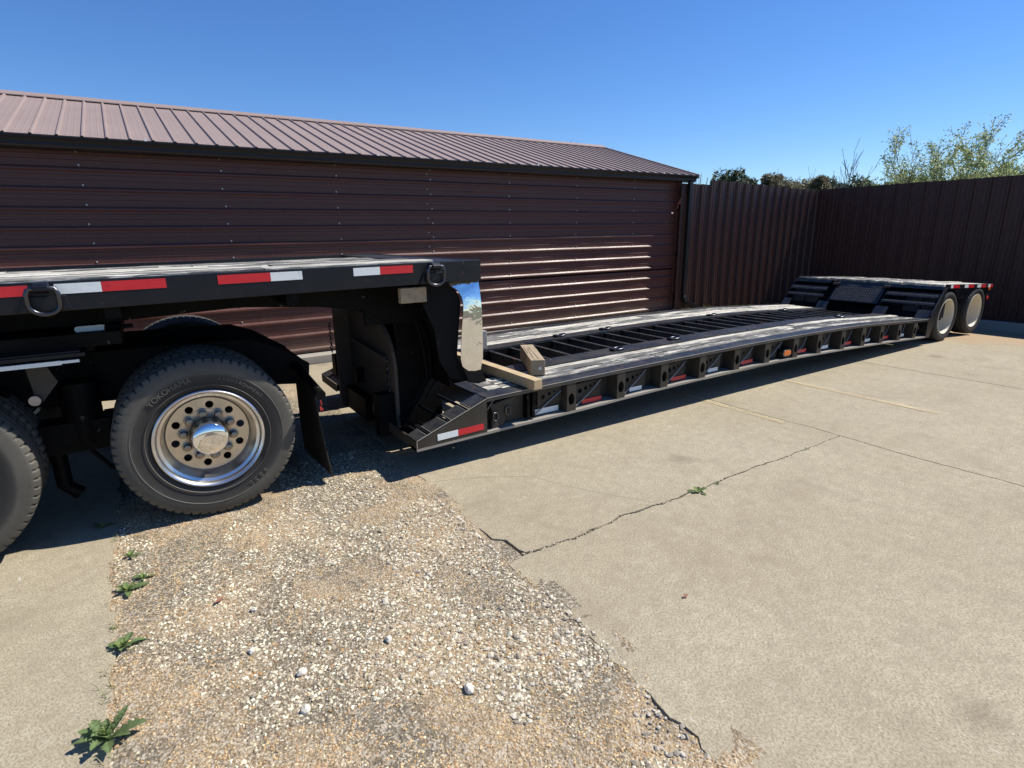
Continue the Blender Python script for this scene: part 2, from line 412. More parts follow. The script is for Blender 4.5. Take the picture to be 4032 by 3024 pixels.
def gravel_bed():
    t = NT('gravel_bed'); v = t.map(); a = t.noise(v, 1.6, 5, 0.6, 0.4); vo = t.voro(v, 85); f = t.noise(v, 120, 4, 0.7); cc = t.voro(v, 110, out='Color')
    sep = t.n('ShaderNodeSeparateColor'); t.l(cc, sep.inputs[0])
    c = t.mix(t.ramp(a, [(0.44, 0.0), (0.58, 1.0)]), (0.215, 0.180, 0.125), (0.46, 0.335, 0.195))
    c = t.mix(t.ramp(f, [(0.42, 0.75), (0.56, 0.0)]), c, (0.115, 0.092, 0.062))
    c = t.mix(t.ramp(sep.outputs[0], [(0.5, 0.0), (0.9, 0.75)]), c, (0.55, 0.48, 0.37))
    t.set('Base Color', c); t.set('Roughness', 0.92); t.set('Specular IOR Level', 0.2)
    t.bump(t.math('ADD', vo, f), 0.9, 0.006); M['gravel_bed'] = t.m
gravel_bed()
def attr_mat(name, attr, rough, var=0.12, spec=0.3, trans=0.0):
    t = NT(name); at = t.n('ShaderNodeAttribute', attribute_name=attr); n1 = t.noise(t.map(), 40, 4)
    c = t.mix(n1, at.outputs['Color'], at.outputs['Color'])
    h = t.n('ShaderNodeHueSaturation'); t.l(at.outputs['Color'], h.inputs['Color']); t.l(t.ramp(n1, [(0.2, 1 - var), (0.8, 1 + var)]), h.inputs['Value'])
    t.set('Base Color', h.outputs[0]); t.set('Roughness', rough); t.set('Specular IOR Level', spec)
    if trans:
        tr = t.n('ShaderNodeBsdfTranslucent'); t.l(h.outputs[0], tr.inputs[0]); mx = t.n('ShaderNodeMixShader'); mx.inputs[0].default_value = trans
        t.l(t.p.outputs[0], mx.inputs[1]); t.l(tr.outputs[0], mx.inputs[2]); t.l(mx.outputs[0], t.out.inputs['Surface'])
    M[name] = t.m
attr_mat('stone_mix', 'tint', 0.85)
attr_mat('foliage', 'tint', 0.6, 0.2, 0.3, 0.35)
simple('soil', (0.10, 0.078, 0.05), 0.95, var=0.4, scale=20)
simple('field', (0.10, 0.11, 0.045), 0.95, var=0.4, scale=3)
simple('bark', (0.13, 0.105, 0.085), 0.9, var=0.35, scale=20)
simple('bark_pale', (0.24, 0.21, 0.19), 0.9, var=0.25, scale=20)
simple('white_stone', (0.60, 0.56, 0.47), 0.8, var=0.2, scale=30, bump=0.4)
simple('dry_leaf', (0.20, 0.07, 0.03), 0.6, var=0.3)
def paint_line():
    t = NT('line_paint'); v = t.map(); n1 = t.noise(v, 55, 5, 0.75); n2 = t.noise(v, 2.5, 3)
    t.set('Base Color', t.mix(n1, (0.60, 0.48, 0.27), (0.68, 0.57, 0.37))); t.set('Roughness', 0.8)
    X = t.xyz(); tr = t.n('ShaderNodeBsdfTransparent'); mx = t.n('ShaderNodeMixShader')
    t.l(t.ramp(t.math('ADD', n1, t.math('MULTIPLY', n2, 0.4)), [(0.58, 0.0), (0.84, 0.7)]), mx.inputs[0])
    t.l(t.p.outputs[0], mx.inputs[2]); t.l(tr.outputs[0], mx.inputs[1]); 
    sw = t.n('ShaderNodeMixShader'); t.l(mx.outputs[0], t.out.inputs['Surface']); M['line_paint'] = t.m
paint_line()
def kerb_mat():
    t = NT('kerb_concrete'); v = t.map(); n1 = t.noise(v, 2.5, 6, 0.65); n2 = t.noise(v, 60, 4, 0.6)
    c = t.mix(n1, (0.26, 0.235, 0.19), (0.43, 0.40, 0.34)); c = t.mix(t.ramp(n2, [(0.4, 0.4), (0.55, 0.0)]), c, (0.2, 0.17, 0.13))
    t.set('Base Color', c); t.set('Roughness', 0.9); t.bump(n2, 0.4, 0.004); M['kerb_concrete'] = t.m
kerb_mat()

sc3 = lambda c, k: (c[0] * k, c[1] * k, c[2] * k)
def dip(x):
    t = min(max((x - 11.6) / 3.5, 0.0), 1.0)
    return -0.31 * t * t * (3 - 2 * t)

# ================================================================== GROUND
def sheet_grid(name, xs, ys, zf, mat, kind='structure'):
    mb = MB(); nx, ny = len(xs), len(ys)
    for y in ys:
        for x in xs: mb.v.append((x, y, zf(x, y)))
    for j in range(ny - 1):
        for i in range(nx - 1):
            a = j * nx + i; mb.f.append((a, a + 1, a + nx + 1, a + nx))
    return mb.build(name, mat, kind=kind, fixn=False)
gx = [-400, -60, -20, -8, 0, 8, 11, 11.6, 12.3, 13, 13.7, 14.4, 15.2, 20, 40, 120, 400]
gy = [-400, -60, -20, -5, 0, 5, 9, 12, 20, 60, 150, 400]
tag(sheet_grid('ground', gx, gy, lambda x, y: dip(x) - 0.034, M['soil']), 'bare brown soil under and around the concrete lot', 'ground')
tag(sheet_grid('field', [16, 40, 120, 400], [-300, -20, 60, 150, 400], lambda x, y: -0.33, M['field']), 'grassy land beyond the brown fence', 'field')

def jag(p, q, step, amp, seed):
    """a broken edge from p to q"""
    p = Vector(p); q = Vector(q); L = (q - p).length; n = max(2, int(L / step)); d = (q - p) / L; nr = Vector((-d.y, d.x)); out = []
    for i in range(n):
        t = i / n * L; pt = p + d * t
        a = amp * (noise.noise(Vector((t * 2.3 + seed, seed, 0))) + 0.6 * noise.noise(Vector((t * 9 + seed, seed, 3))) + 0.35 * noise.noise(Vector((t * 31 + seed, seed, 7))))
        if i == 0: a = 0
        out.append(tuple(pt + nr * a))
    return out

def slab(poly, mat, label, z=0.0, thick=0.05, grid=None):
    mb = MB()
    if grid:
        pts = [Vector(p) for p in poly]; n = len(pts); ed = [(i, (i + 1) % n) for i in range(n)]
        x0 = min(p.x for p in pts); x1 = max(p.x for p in pts); y0 = min(p.y for p in pts); y1 = max(p.y for p in pts)
        x = x0 + grid
        while x < x1 - 0.05:
            y = y0 + grid
            while y < y1 - 0.05:
                pts.append(Vector((x, y))); y += 1.2
            x += grid
        co, e2, fa, *_ = delaunay_2d_cdt(pts, ed, [], 1, 1e-5)
        mb.v = [(c.x, c.y, z + dip(c.x)) for c in co]; mb.f = [tuple(f) for f in fa]
    else:
        n = len(poly)
        mb.v = [(x, y, z) for x, y in poly] + [(x, y, z - thick) for x, y in poly]
        mb.f = [tuple(range(n))] + [(i, i + n, (i + 1) % n + n, (i + 1) % n) for i in range(n)]
    o = mb.build('concrete_slab', M[mat], kind='structure')
    return tag(o, label, 'concrete slab')

GL, GR = -0.36, 1.50          # gravel strip between these two x
e_left = jag((-0.37, -6), (-0.37, 8.45), 0.045, 0.055, 1.3)
slab([(-9, -6)] + e_left + [(-0.37, 8.45), (-9, 8.45)], 'concrete', 'concrete slab at the left of the gravel strip under the truck')
ck = lambda x, o: 2.45 + o + 0.035 * noise.noise(Vector((x * 2.2, 4.1, 0))) + 0.022 * noise.noise(Vector((x * 7.5, 1.1, 0))) + 0.010 * noise.noise(Vector((x * 24, 2.1, 0)))
xsA = [1.66 + i * 0.04 for i in range(88)]
wA = lambda x: 0.0075 * (1.5 - (x - 1.6) / 3.6) * (1.0 + 0.9 * noise.noise(Vector((x * 9, 8.1, 0))))
A_lo = [(x, ck(x, -max(wA(x), 0.003))) for x in xsA]; A_hi = [(x, ck(x, max(wA(x), 0.003))) for x in xsA]
bk = lambda y, o: 5.175 + o + 0.035 * noise.noise(Vector((y * 1.3, 14.1, 0))) + 0.014 * noise.noise(Vector((y * 6, 11.1, 0)))
ysB = [-6 + i * 0.08 for i in range(181)]
r_edge = jag((1.53, 2.42), (1.36, -6), 0.04, 0.05, 5.5)       # broken edge of the front slab along the gravel
slab(r_edge + [(1.36, -6)] + [(bk(y, -0.007), y) for y in ysB if y < ck(5.16, -.02)] + [(bk(ck(5.16, 0), -0.007), ck(5.16, -.005))] + [p for p in reversed(A_lo) if p[0] < bk(2.45, -.03)], 'concrete', 'large concrete slab in the right foreground below the long crack')
fc = [(1.64, 3.70), (1.76, 3.66), (1.9, 3.60), (2.07, 3.52), (2.2, 3.44), (2.34, 3.33), (2.42, 3.14), (2.50, 2.965), (2.60, 2.79), (2.68, 2.66), (2.76, 2.55), (2.80, ck(2.8, 0.012))]
fcj = []
for i in range(len(fc) - 1):
    for k in range(5):
        t = k / 5; x = fc[i][0] * (1 - t) + fc[i + 1][0] * t; y = fc[i][1] * (1 - t) + fc[i + 1][1] * t
        fcj.append((x + 0.008 * noise.noise(Vector((i + t, 0, 3)) * 3), y + 0.008 * noise.noise(Vector((i + t, 5, 3)) * 3)))
g_up = jag((1.60, 8.45), (1.62, 3.74), 0.05, 0.03, 9.5)
slab(g_up + [(1.62, 3.72)] + fcj + [(2.802, ck(2.802, 0.012))] + [p for p in A_hi if 2.82 < p[0] < bk(2.45, -.03)] + [(bk(ck(5.16, 0), -0.006), ck(5.16, .005))] + [(bk(y, -0.006), y) for y in ysB if ck(5.16, .02) < y] + [(5.17, 8.45)], 'concrete', 'concrete slab running under the trailer deck above the long crack')
slab([(1.615, 3.69)] + jag((1.60, 3.65), (1.60, 2.75), 0.05, 0.02, 2.2) + [(1.60, 2.72), (1.665, 2.66), (1.668, 2.52), (1.685, 2.475)] + [p for p in A_hi if 1.70 < p[0] < 2.79] + [(2.795, ck(2.795, 0.014))] + [(x - 0.0016, y - 0.0022) for x, y in reversed(fcj[1:])], 'concrete', 'corner of concrete bounded by the hairline crack and the gravel')
slab([(1.585, 2.69), (1.555, 2.60), (1.55, 2.50), (1.565, 2.42), (1.63, 2.43), (1.650, 2.49), (1.648, 2.63), (1.62, 2.70)], 'concrete', 'small broken chip of concrete at the end of the long crack', z=-0.012)
slab([(bk(y, 0.006), y) for y in reversed(ysB)] + [(8.438, -6), (8.438, 8.45)], 'concrete', 'concrete slab with the yellow line right of the ragged crack')
slab([(8.452, -6), (15.1, -6), (15.1, 8.45), (8.452, 8.45)], 'concrete_sandy', 'sandy concrete slab by the rear wheels and the far fence', grid=0.45)

# gravel strip: worn bed plus real stones
def gz(x, y):
    e = min((x - GL + 0.1) / 0.25, (1.62 - x) / 0.25, 1.0)
    b = noise.noise(Vector((x * 2.1, y * 2.1, 1))) * 0.010 + noise.noise(Vector((x * 7, y * 7, 4))) * 0.007 + noise.noise(Vector((x * 26, y * 26, 9))) * 0.0045
    return -0.010 + b + (0.008 * max(e, 0) if x < 1.2 else 0.007)
nx_, ny_ = 112, 330
sheet_o = sheet_grid('gravel_strip', [GL - 0.09 + i * (2.10 / nx_) for i in range(nx_ + 1)], [0.4 + j * (8.1 / ny_) for j in range(ny_ + 1)], gz, M['gravel_bed'])
tag(sheet_o, 'worn gravelly strip of broken paving between the concrete slabs', 'gravel strip')

def ico():
    bm = bmesh.new(); bmesh.ops.create_icosphere(bm, subdivisions=1, radius=1.0)
    v = [x.co.copy() for x in bm.verts]; f = [tuple(w.index for w in p.verts) for p in bm.faces]; bm.free(); return v, f
ICO_V, ICO_F = ico()
def scatter_stones(name, n, region, size, label, seed, palette, patch=None, zf=None):
    r = random.Random(seed); V = []; F = []; C = []
    variants = []
    for k in range(24):
        variants.append([Vector((c.x * r.uniform(.6, 1.35), c.y * r.uniform(.6, 1.35), c.z * r.uniform(.6, 1.15))) for c in ICO_V])
    cnt = 0; tries = 0
    while cnt < n and tries < n * 6:
        tries += 1
        x, y = region(r); pn = noise.noise(Vector((x * 1.5, y * 1.5, 2.2))) + 0.5 * noise.noise(Vector((x * 4.5, y * 4.5, 6.2)))
        if patch and not patch(pn, r): continue
        s_ = size(r, pn); 
        a = r.uniform(0, 2 * PI); ca, sa = math.cos(a) * s_, math.sin(a) * s_; fl = r.uniform(.38, .75) * s_; el = r.uniform(.5, 1.0)
        z = (zf or gz)(x, y) - fl * r.uniform(0.05, 0.55); b = len(V)
        for c in variants[r.randrange(24)]:
            V.append((x + c.x * ca - c.y * sa * el, y + c.x * sa + c.y * ca * el, z + fl * (0.35 + c.z)))
        F += [(i + b, j + b, k + b) for i, j, k in ICO_F]
        col = palette(r, pn); C += [col] * len(ICO_V); cnt += 1
    me = bpy.data.meshes.new(name); me.from_pydata(V, [], F); me.materials.append(M['stone_mix'])
    at = me.color_attributes.new('tint', 'FLOAT_COLOR', 'POINT')
    at.data.foreach_set('color', [c for col in C for c in (*col, 1.0)])
    return tag(link(name, me, kind='stuff'), label, 'gravel')
def pal(r, pn):
    t = r.random(); k = r.uniform(0.8, 1.15)
    if pn > 0.12:
        b = (0.52, 0.36, 0.20) if t < .40 else (0.36, 0.22, 0.12) if t < .58 else (0.56, 0.44, 0.28) if t < .88 else (0.62, 0.55, 0.42)
    else:
        b = (0.74, 0.69, 0.57) if t < .34 else (0.50, 0.43, 0.32) if t < .64 else (0.25, 0.21, 0.15) if t < .92 else (0.42, 0.25, 0.12)
    return (b[0] * k * 1.05, b[1] * k * 1.03, b[2] * k * .92)
def reg_near(r):
    y = 0.9 + (r.random() ** 1.25) * 3.8; return r.uniform(GL - 0.02, 1.56), y
scatter_stones('loose_gravel', 32000, reg_near, lambda r, pn: (0.0035 + 0.0035 * r.random() if pn > 0.12 else 0.004 + 0.0075 * r.random() ** 2.2), 'pale crushed stones bedded in the gravel strip', 3, pal, lambda pn, r: pn < .3 or r.random() < .45)
scatter_stones('coarse_gravel', 1500, lambda r: (max(min(r.gauss(1.15, 0.35), 1.55), GL), 0.9 + r.random() ** 1.5 * 3.2), lambda r, pn: 0.009 + 0.010 * r.random() ** 2, 'coarser white stones along the broken slab edge', 5,
               lambda r, pn: sc3((0.60, 0.54, 0.42) if r.random() < .55 else (0.33, 0.28, 0.21), r.uniform(.8, 1.1)), lambda pn, r: pn < 0.15)
scatter_stones('crack_gravel', 900, lambda r: (-0.39 + r.gauss(0, 0.022) , r.uniform(2.0, 4.2)), lambda r, pn: 0.004 + 0.006 * r.random(), 'brown pebbles lying in the joint at the left slab edge', 6, lambda r, pn: sc3((0.42, 0.29, 0.16) if r.random() < .7 else (0.5, 0.44, 0.33), r.uniform(.7, 1.1)))

def reg_crack(r):
    if r.random() < .7:
        x = 1.66 + r.random() ** 1.2 * 3.5; return x, ck(x, r.gauss(0, .014))
    y = r.uniform(-.5, 3.8); return bk(y, r.gauss(0, .010)), y
scatter_stones('crack_crumbs', 1500, reg_crack, lambda r, pn: .0025 + .006 * r.random() ** 2, 'crumbs of concrete and grit lodged along the cracks', 12, lambda r, pn: sc3((.46, .40, .29) if r.random() < .6 else (.28, .21, .13), r.uniform(.7, 1.1)), None, lambda x, y: -.003)
scatter_stones('edge_rubble', 420, lambda r: (1.44 + r.gauss(0, .07), .85 + r.random() ** 1.3 * 1.6), lambda r, pn: .006 + .010 * r.random() ** 2, 'broken rubble along the crumbling slab edge in front', 14, lambda r, pn: sc3((.52, .47, .38) if r.random() < .6 else (.33, .29, .23), r.uniform(.75, 1.1)), None, lambda x, y: -.006)
def rock(x, y, s_, label, seed, mat='white_stone', group=None):
    r = random.Random(seed); bm = bmesh.new(); bmesh.ops.create_icosphere(bm, subdivisions=2, radius=1.0)
    for v in bm.verts:
        d = 1 + 0.35 * noise.noise(v.co * 1.4 + Vector((seed, 0, 0))); v.co = Vector((v.co.x * d * 1.1, v.co.y * d * 0.85, v.co.z * d * 0.75)) * s_
    me = bpy.data.meshes.new('white_stone'); bm.to_mesh(me); bm.free(); me.materials.append(M[mat])
    o = link('white_stone', me, None, (x, y, gz(x, y) + s_ * 0.45), None, (0, 0, r.uniform(0, 6))); tag(o, label, 'stone', group)
for i, (x, y, s_, lb) in enumerate([(0.295, 2.02, 0.020, 'lone white stone with a dark shadow near the bottom edge'), (0.888, 1.735, 0.024, 'larger white stone of the pair right of centre on the gravel'),
        (0.72, 2.21, 0.018, 'rounded white stone higher on the gravel strip near its middle'), (0.33, 2.235, 0.022, 'knobbly white stone left of the gravel middle'), (0.17, 2.50, 0.017, 'pale oval stone on tan grit near the left weeds'), (0.23, 2.82, 0.017, 'small white stone beside the brown leaf')]):
    rock(x, y, s_, lb, i * 3.7 + 1)
lf = MB().add([(-.028, 0, 0.004), (0, .011, .012), (.03, 0, .006), (0, -.011, .003)], [(0, 3, 2, 1)]).build('fallen_leaf', M['dry_leaf'], None, (0.09, 2.98, gz(.09, 2.98) + 0.014)); lf.rotation_euler = (0.15, 0, 0.5)
tag(lf, 'small rusty brown fallen leaf on the gravel near the weeds', 'leaf')
lf2 = MB().add([(-.022, 0, 0.004), (0, .010, .012), (.024, 0, .006), (0, -.010, .003)], [(0, 3, 2, 1)]).build('fallen_leaf', M['dry_leaf'], None, (2.127, 1.65, 0.004)); tag(lf2, 'tiny orange leaf alone on the foreground concrete', 'leaf')

# parking stripes
def stripe(x0, y0, y1, w, label):
    mb = MB(); mb.box(x0 - w / 2, x0 + w / 2, y0, y1, 0.003, 0.005)
    tag(mb.build('painted_line', M['line_paint'], kind='structure'), label, 'painted line')
stripe(5.10, 2.95, 4.6, 0.085, 'short faded yellow parking stripe left of the ragged crack')
stripe(6.63, 2.2, 4.6, 0.085, 'longer thin faded yellow parking stripe nearer the rear wheels')

# ================================================================== BUILDING
bld = empty('metal_building', (1.7, 8.75, 0), 'long low brown metal shed with corrugated walls and pinkish brown roof', 'building')
WY = 8.75
def wall_panel(x0, x1, k0, k1, proud, first_z=None, last_z=None):
    prof = []; P = 0.2246
    zs = []
    for k in range(k0, k1):
        zb = 0.180 + k * P
        for dz, h in ((-0.032, 0), (-0.016, .026), (0.004, .024), (0.027, 0), (0.085, 0), (0.091, .004), (0.099, .004), (0.105, 0), (0.143, 0), (0.149, .004), (0.157, .004), (0.163, 0)):
            zs.append((zb + dz, h))
    if last_z: zs = [q for q in zs if q[0] < last_z] + [(last_z, 0)]
    if first_z: zs = [(first_z, 0)] + [q for q in zs if q[0] > first_z]
    else: zs.append((0.180 + k1 * P - 0.030, 0.0))
    mb = MB(); nX = max(2, int((x1 - x0) / .22)); n = len(zs)
    for i in range(nX + 1):
        x = x0 + (x1 - x0) * i / nX
        for z, h in zs:
            k = noise.noise(Vector((x * .9, z * 1.3, proud * 90)))
            mb.v.append((x, WY - proud - h * (1 + .25 * noise.noise(Vector((x * 1.7, z * 5, 3)))) - .0035 * k, z + .0022 * noise.noise(Vector((x * 1.1, z * 2, 8)))))
    for j in range(nX):
        for i in range(n - 1): mb.f.append((j * n + i, (j + 1) * n + i, (j + 1) * n + i + 1, j * n + i + 1))
    return mb.build('wall_panel', M['brown_wall'], bld)
for (xa, xb, pr) in ((-8.0, 4.10, 0.0), (4.085, 10.0, 0.0016)):
    wall_panel(xa, xb, 0, 4, pr, first_z=0.128); wall_panel(xa, xb, 4, 8, pr + 0.0006); wall_panel(xa, xb, 8, 12, pr + 0.0012, last_z=2.86)
MB().box(-8, 10.02, 8.76, 8.80, 0.12, 2.9).build('wall_frame', M['black_frame'], bld)
MB().box(9.985, 10.10, 8.715, 8.745, 0.12, 2.86).box(10.045, 10.075, 8.745, 14.4, 0.12, 2.86).build('corner_trim', M['brown_wall'], bld, bevel=0.004)
MB().prism_x([(8.6, 2.86), (8.6, 2.94), (11.62, 3.86), (14.64, 2.94), (14.64, 2.86)], 10.02, 10.04).build('gable_panel', M['brown_wall'], bld)
MB().box(-8, 10.03, 8.53, 8.749, 2.86, 2.885).build('eave_soffit', M['brown_wall'], bld)
MB().box(-8, 10.08, 8.50, 8.9, -0.05, 0.115).build('foundation', M['kerb_concrete'], bld, bevel=0.012)
scr = MB()
def hexhead(mb, x, y, z, r=0.010):
    vs_ = [(x + r * math.cos(a * PI / 3), y - 0.010, z + r * math.sin(a * PI / 3)) for a in range(6)] + [(x + 1.3 * r * math.cos(a * PI / 3), y, z + 1.3 * r * math.sin(a * PI / 3)) for a in range(6)]
    mb.add(vs_, [(0, 1, 2, 3, 4, 5)] + [(i, i + 6, (i + 1) % 6 + 6, (i + 1) % 6) for i in range(6)])
for c in range(-4, 7):
    for k in range(12):
        hexhead(scr, -0.40 + 1.52 * c + rnd.uniform(-.012, .012), WY - 0.002, 0.180 + 0.2246 * k + 0.045)
    hexhead(scr, -0.40 + 1.52 * c, WY - 0.002, 2.845)
for k in range(12):
    hexhead(scr, 4.09 + rnd.uniform(-.008, .008), WY - 0.003, 0.180 + 0.2246 * k + 0.12, .008)
scr.build('wall_screw', M['screw_zinc'], bld, kind='stuff')
# roof: sheets of four ribs
E0 = Vector((0, 8.480, 2.968)); R0 = Vector((0, 11.60, 3.915)); sl = (R0 - E0); nrm = Vector((0, -sl.z, sl.y)).normalized()
RP = 0.2315
def roof_sheet(x0, nr):
    prof = []
    for k in range(nr):
        xb = x0 + k * RP
        for dx, h in ((0, 0), (0.013, .022), (0.030, .022), (0.043, 0), (0.095, 0), (0.101, .0012), (0.109, .0012), (0.115, 0), (0.160, 0), (0.166, .0012), (0.174, .0012), (0.180, 0)):
            prof.append((xb + dx, h))
    prof.append((x0 + nr * RP + 0.002, 0.0))
    mb = MB(); n = len(prof)
    for base in (E0, R0):
        for x, h in prof: mb.v.append(tuple(Vector((x, base.y, base.z)) + nrm * h))
    mb.f = [(i, i + 1, n + i + 1, n + i) for i in range(n - 1)]
    o = mb.build('roof_panel', M['brown_roof'], bld)
    return o
x_ = -7.96
rp0 = None; k = 0
while x_ < 10.2:
    nr = 4 if x_ + 4 * RP < 10.5 else int((10.47 - x_) / RP)
    if rp0 is None or nr != 4:
        o_ = roof_sheet(x_, nr)
        if rp0 is None: rp0 = o_; xb0 = x_
    else:
        c = rp0.copy(); COL.objects.link(c); c.parent = bld; c.location = (x_ - xb0, 0, 0.0008 * (k % 2))
    x_ += nr * RP; k += 1
XEND = x_
MB().add([(-8, R0.y, R0.z - 0.01), (XEND, R0.y, R0.z - 0.01), (XEND, 14.62, 2.98), (-8, 14.62, 2.98)], [(0, 1, 2, 3)]).build('back_roof', M['brown_roof'], bld)
cap = MB(); q1 = R0 - sl.normalized() * 0.16 + nrm * 0.028; top = Vector((0, 11.60, 3.965))
cap.prism_x([(q1.y, q1.z), (q1.y, q1.z - 0.012), (top.y, top.z - 0.02), (11.78, q1.z), (11.78, q1.z + .01), (top.y + 0.02, top.z), (top.y - 0.02, top.z)], -8, XEND + 0.03)
cap.build('ridge_cap', M['brown_roof'], bld)
rake = MB(); a = E0 + nrm * 0.0; b = R0
rake.add([(XEND, a.y, a.z + 0.03), (XEND + 0.03, a.y, a.z + .03), (XEND + .03, b.y, b.z + .03), (XEND, b.y, b.z + .03), (XEND, a.y, a.z - .06), (XEND + 0.03, a.y, a.z - .06), (XEND + .03, b.y, b.z - .06), (XEND, b.y, b.z - .06)],
         [(0, 1, 2, 3), (7, 6, 5, 4), (1, 5, 6, 2), (0, 3, 7, 4), (0, 4, 5, 1), (3, 2, 6, 7)])
rake.build('rake_trim', M['brown_roof'], bld)
gut = MB(); gp = [(8.745, 2.975), (8.745, 2.845), (8.555, 2.845), (8.520, 2.875), (8.520, 2.905), (8.495, 2.935), (8.482, 2.955), (8.482, 2.978), (8.494, 2.978), (8.496, 2.958), (8.534, 2.90), (8.56, 2.86), (8.735, 2.86), (8.735, 2.975)]
gut.prism_x(gp, -8, XEND - 0.02); gut.build('gutter', M['black_gutter'], bld)
MB().prism_x([(8.745, 2.975), (8.745, 2.845), (8.555, 2.845), (8.520, 2.875), (8.520, 2.905), (8.495, 2.935), (8.482, 2.955), (8.482, 2.978)], XEND - 0.019, XEND - 0.015).build('gutter_end', M['black_gutter'], bld)
gs = MB()
for x in (0.30, 3.2, 6.1, 9.25): gs.box(x, x + 0.03, 8.478, 8.495, 2.972, 2.998)
gs.build('gutter_clip', M['leaf_guard'], bld)
ds = MB(); ds.box(10.105, 10.205, 8.50, 8.575, 0.36, 2.845)
ds.build('downspout', M['black_gutter'], bld, bevel=0.006)
el = MB(); el.beam((10.155, 8.54, 0.42), (10.18, 8.51, 0.30), 0.102, 0.082); el.beam((10.165, 8.53, 0.33), (10.66, 8.36, 0.06), 0.10, 0.08)
el.build('downspout_elbow', M['black_gutter'], bld, bevel=0.006)

# ================================================================== FENCES
def rpanel_profile(n):
    P = 0.305; out = []
    for k in range(n):
        b = k * P
        for dx, h in ((0, 0), (0.020, .040), (0.050, .040), (0.070, 0), (0.125, 0), (0.133, .007), (0.150, .007), (0.158, 0), (0.215, 0), (0.223, .007), (0.240, .007), (0.248, 0)): out.append((b + dx, h))
    b = n * P
    out += [(b, 0), (b + 0.020, .040), (b + 0.050, .040), (b + 0.070, 0), (b + .08, 0)]; return out
PR3 = rpanel_profile(3)
f1 = empty('metal_fence', (12.7, 8.6, 0), 'brown ribbed metal fence section between shed corner and fence corner', 'fence')
tops = [2.815, 2.905, 2.875, 2.865, 2.825, 2.815]
xf_ = 9.95
for i, tz in enumerate(tops):
    mb = MB(); n = len(PR3); yo = 8.60 - 0.0015 * i; lean = rnd.uniform(-.004, .004)
    for z in (-0.02 - 0.04 * i, tz):
        for dx, h in PR3:
            if xf_ + dx <= 15.215: mb.v.append((xf_ + dx + (lean if z > 1 else 0), yo - h, z + (rnd.uniform(-.004, .004) if z > 1 else 0)))
    n = len(mb.v) // 2
    mb.f = [(j, j + 1, n + j + 1, n + j) for j in range(n - 1)]
    mb.build('fence_panel', M['brown_fence'], f1); xf_ += 0.9155
MB().box(10, 15.1, 8.64, 8.70, 2.3, 2.39).box(10, 15.1, 8.64, 8.70, 1.3, 1.39).box(10, 15.1, 8.64, 8.70, 0.35, 0.44).build('fence_rail', M['black_frame'], f1)
for x in (10.3, 12.6, 15.0): MB().box(x - .04, x + .04, 8.70, 8.78, -.3, 2.55).build('fence_post', M['black_frame'], f1)
f2 = empty('metal_fence', (15.25, 4, -0.3), 'long dark brown ribbed metal fence standing in shade behind the rear wheels', 'fence')
yf_ = 8.63; i = 0
while yf_ > -6:
    mb = MB(); n = len(PR3); xo = 15.23 - 0.0015 * i
    tz = 2.83 + rnd.uniform(-.006, .006); lean = rnd.uniform(-.005, .005)
    for z in (-0.13, tz):
        for dx, h in PR3: mb.v.append((xo - h, yf_ - dx + (lean if z > 1 else 0), z))
    mb.f = [(j, j + 1, n + j + 1, n + j) for j in range(n - 1)]
    mb.build('fence_panel', M['brown_fence'], f2); yf_ -= 0.9155; i += 1
MB().box(15.27, 15.33, -6, 8.6, 2.3, 2.39).box(15.27, 15.33, -6, 8.6, 1.3, 1.39).box(15.27, 15.33, -6, 8.6, 0.3, 0.39).build('fence_rail', M['black_frame'], f2)
cb = MB().box(15.10, 15.45, -6, 8.55, -0.6, -0.115).build('concrete_kerb', M['kerb_concrete'], bevel=0.015, kind='structure'); tag(cb, 'low concrete kerb along the foot of the shaded fence', 'kerb')
# ================================================================== TRAILER
TY, TF = 3.834, 6.41
zt = crv([2.2, 3.0, 4.3, 5.2, 6.0, 7.2, 8.3, 9.1, 9.85, 10.4], [.540, .556, .572, .579, .582, .571, .545, .503, .460, .433])
zb = crv([1.6, 2.35, 3.19, 3.92, 4.9, 5.7, 6.3, 7.5, 8.5, 9.16, 10.53], [.212, .226, .238, .258, .275, .284, .281, .25, .215, .19, .126])
tr = empty('lowboy_trailer', (5.5, 5.12, 0), 'black drop-deck lowboy trailer with worn plank deck and red and white tape', 'trailer')

def swept(prof, x0, x1, zf, step=0.25):
    """profile of (y, dz) swept along x, height following zf(x)"""
    n = max(1, int(round((x1 - x0) / step))); mb = MB(); m = len(prof)
    for i in range(n + 1):
        x = x0 + (x1 - x0) * i / n; z = zf(x)
        for y, dz in prof: mb.v.append((x, y, z + dz))
    for i in range(n):
        for k in range(m):
            k2 = (k + 1) % m; mb.f.append((i * m + k, (i + 1) * m + k, (i + 1) * m + k2, i * m + k2))
    mb.f.append(tuple(range(m))); mb.f.append(tuple(n * m + k for k in range(m - 1, -1, -1)))
    return mb
rect = lambda y0, y1, a, b: [(y0, a), (y1, a), (y1, b), (y0, b)]
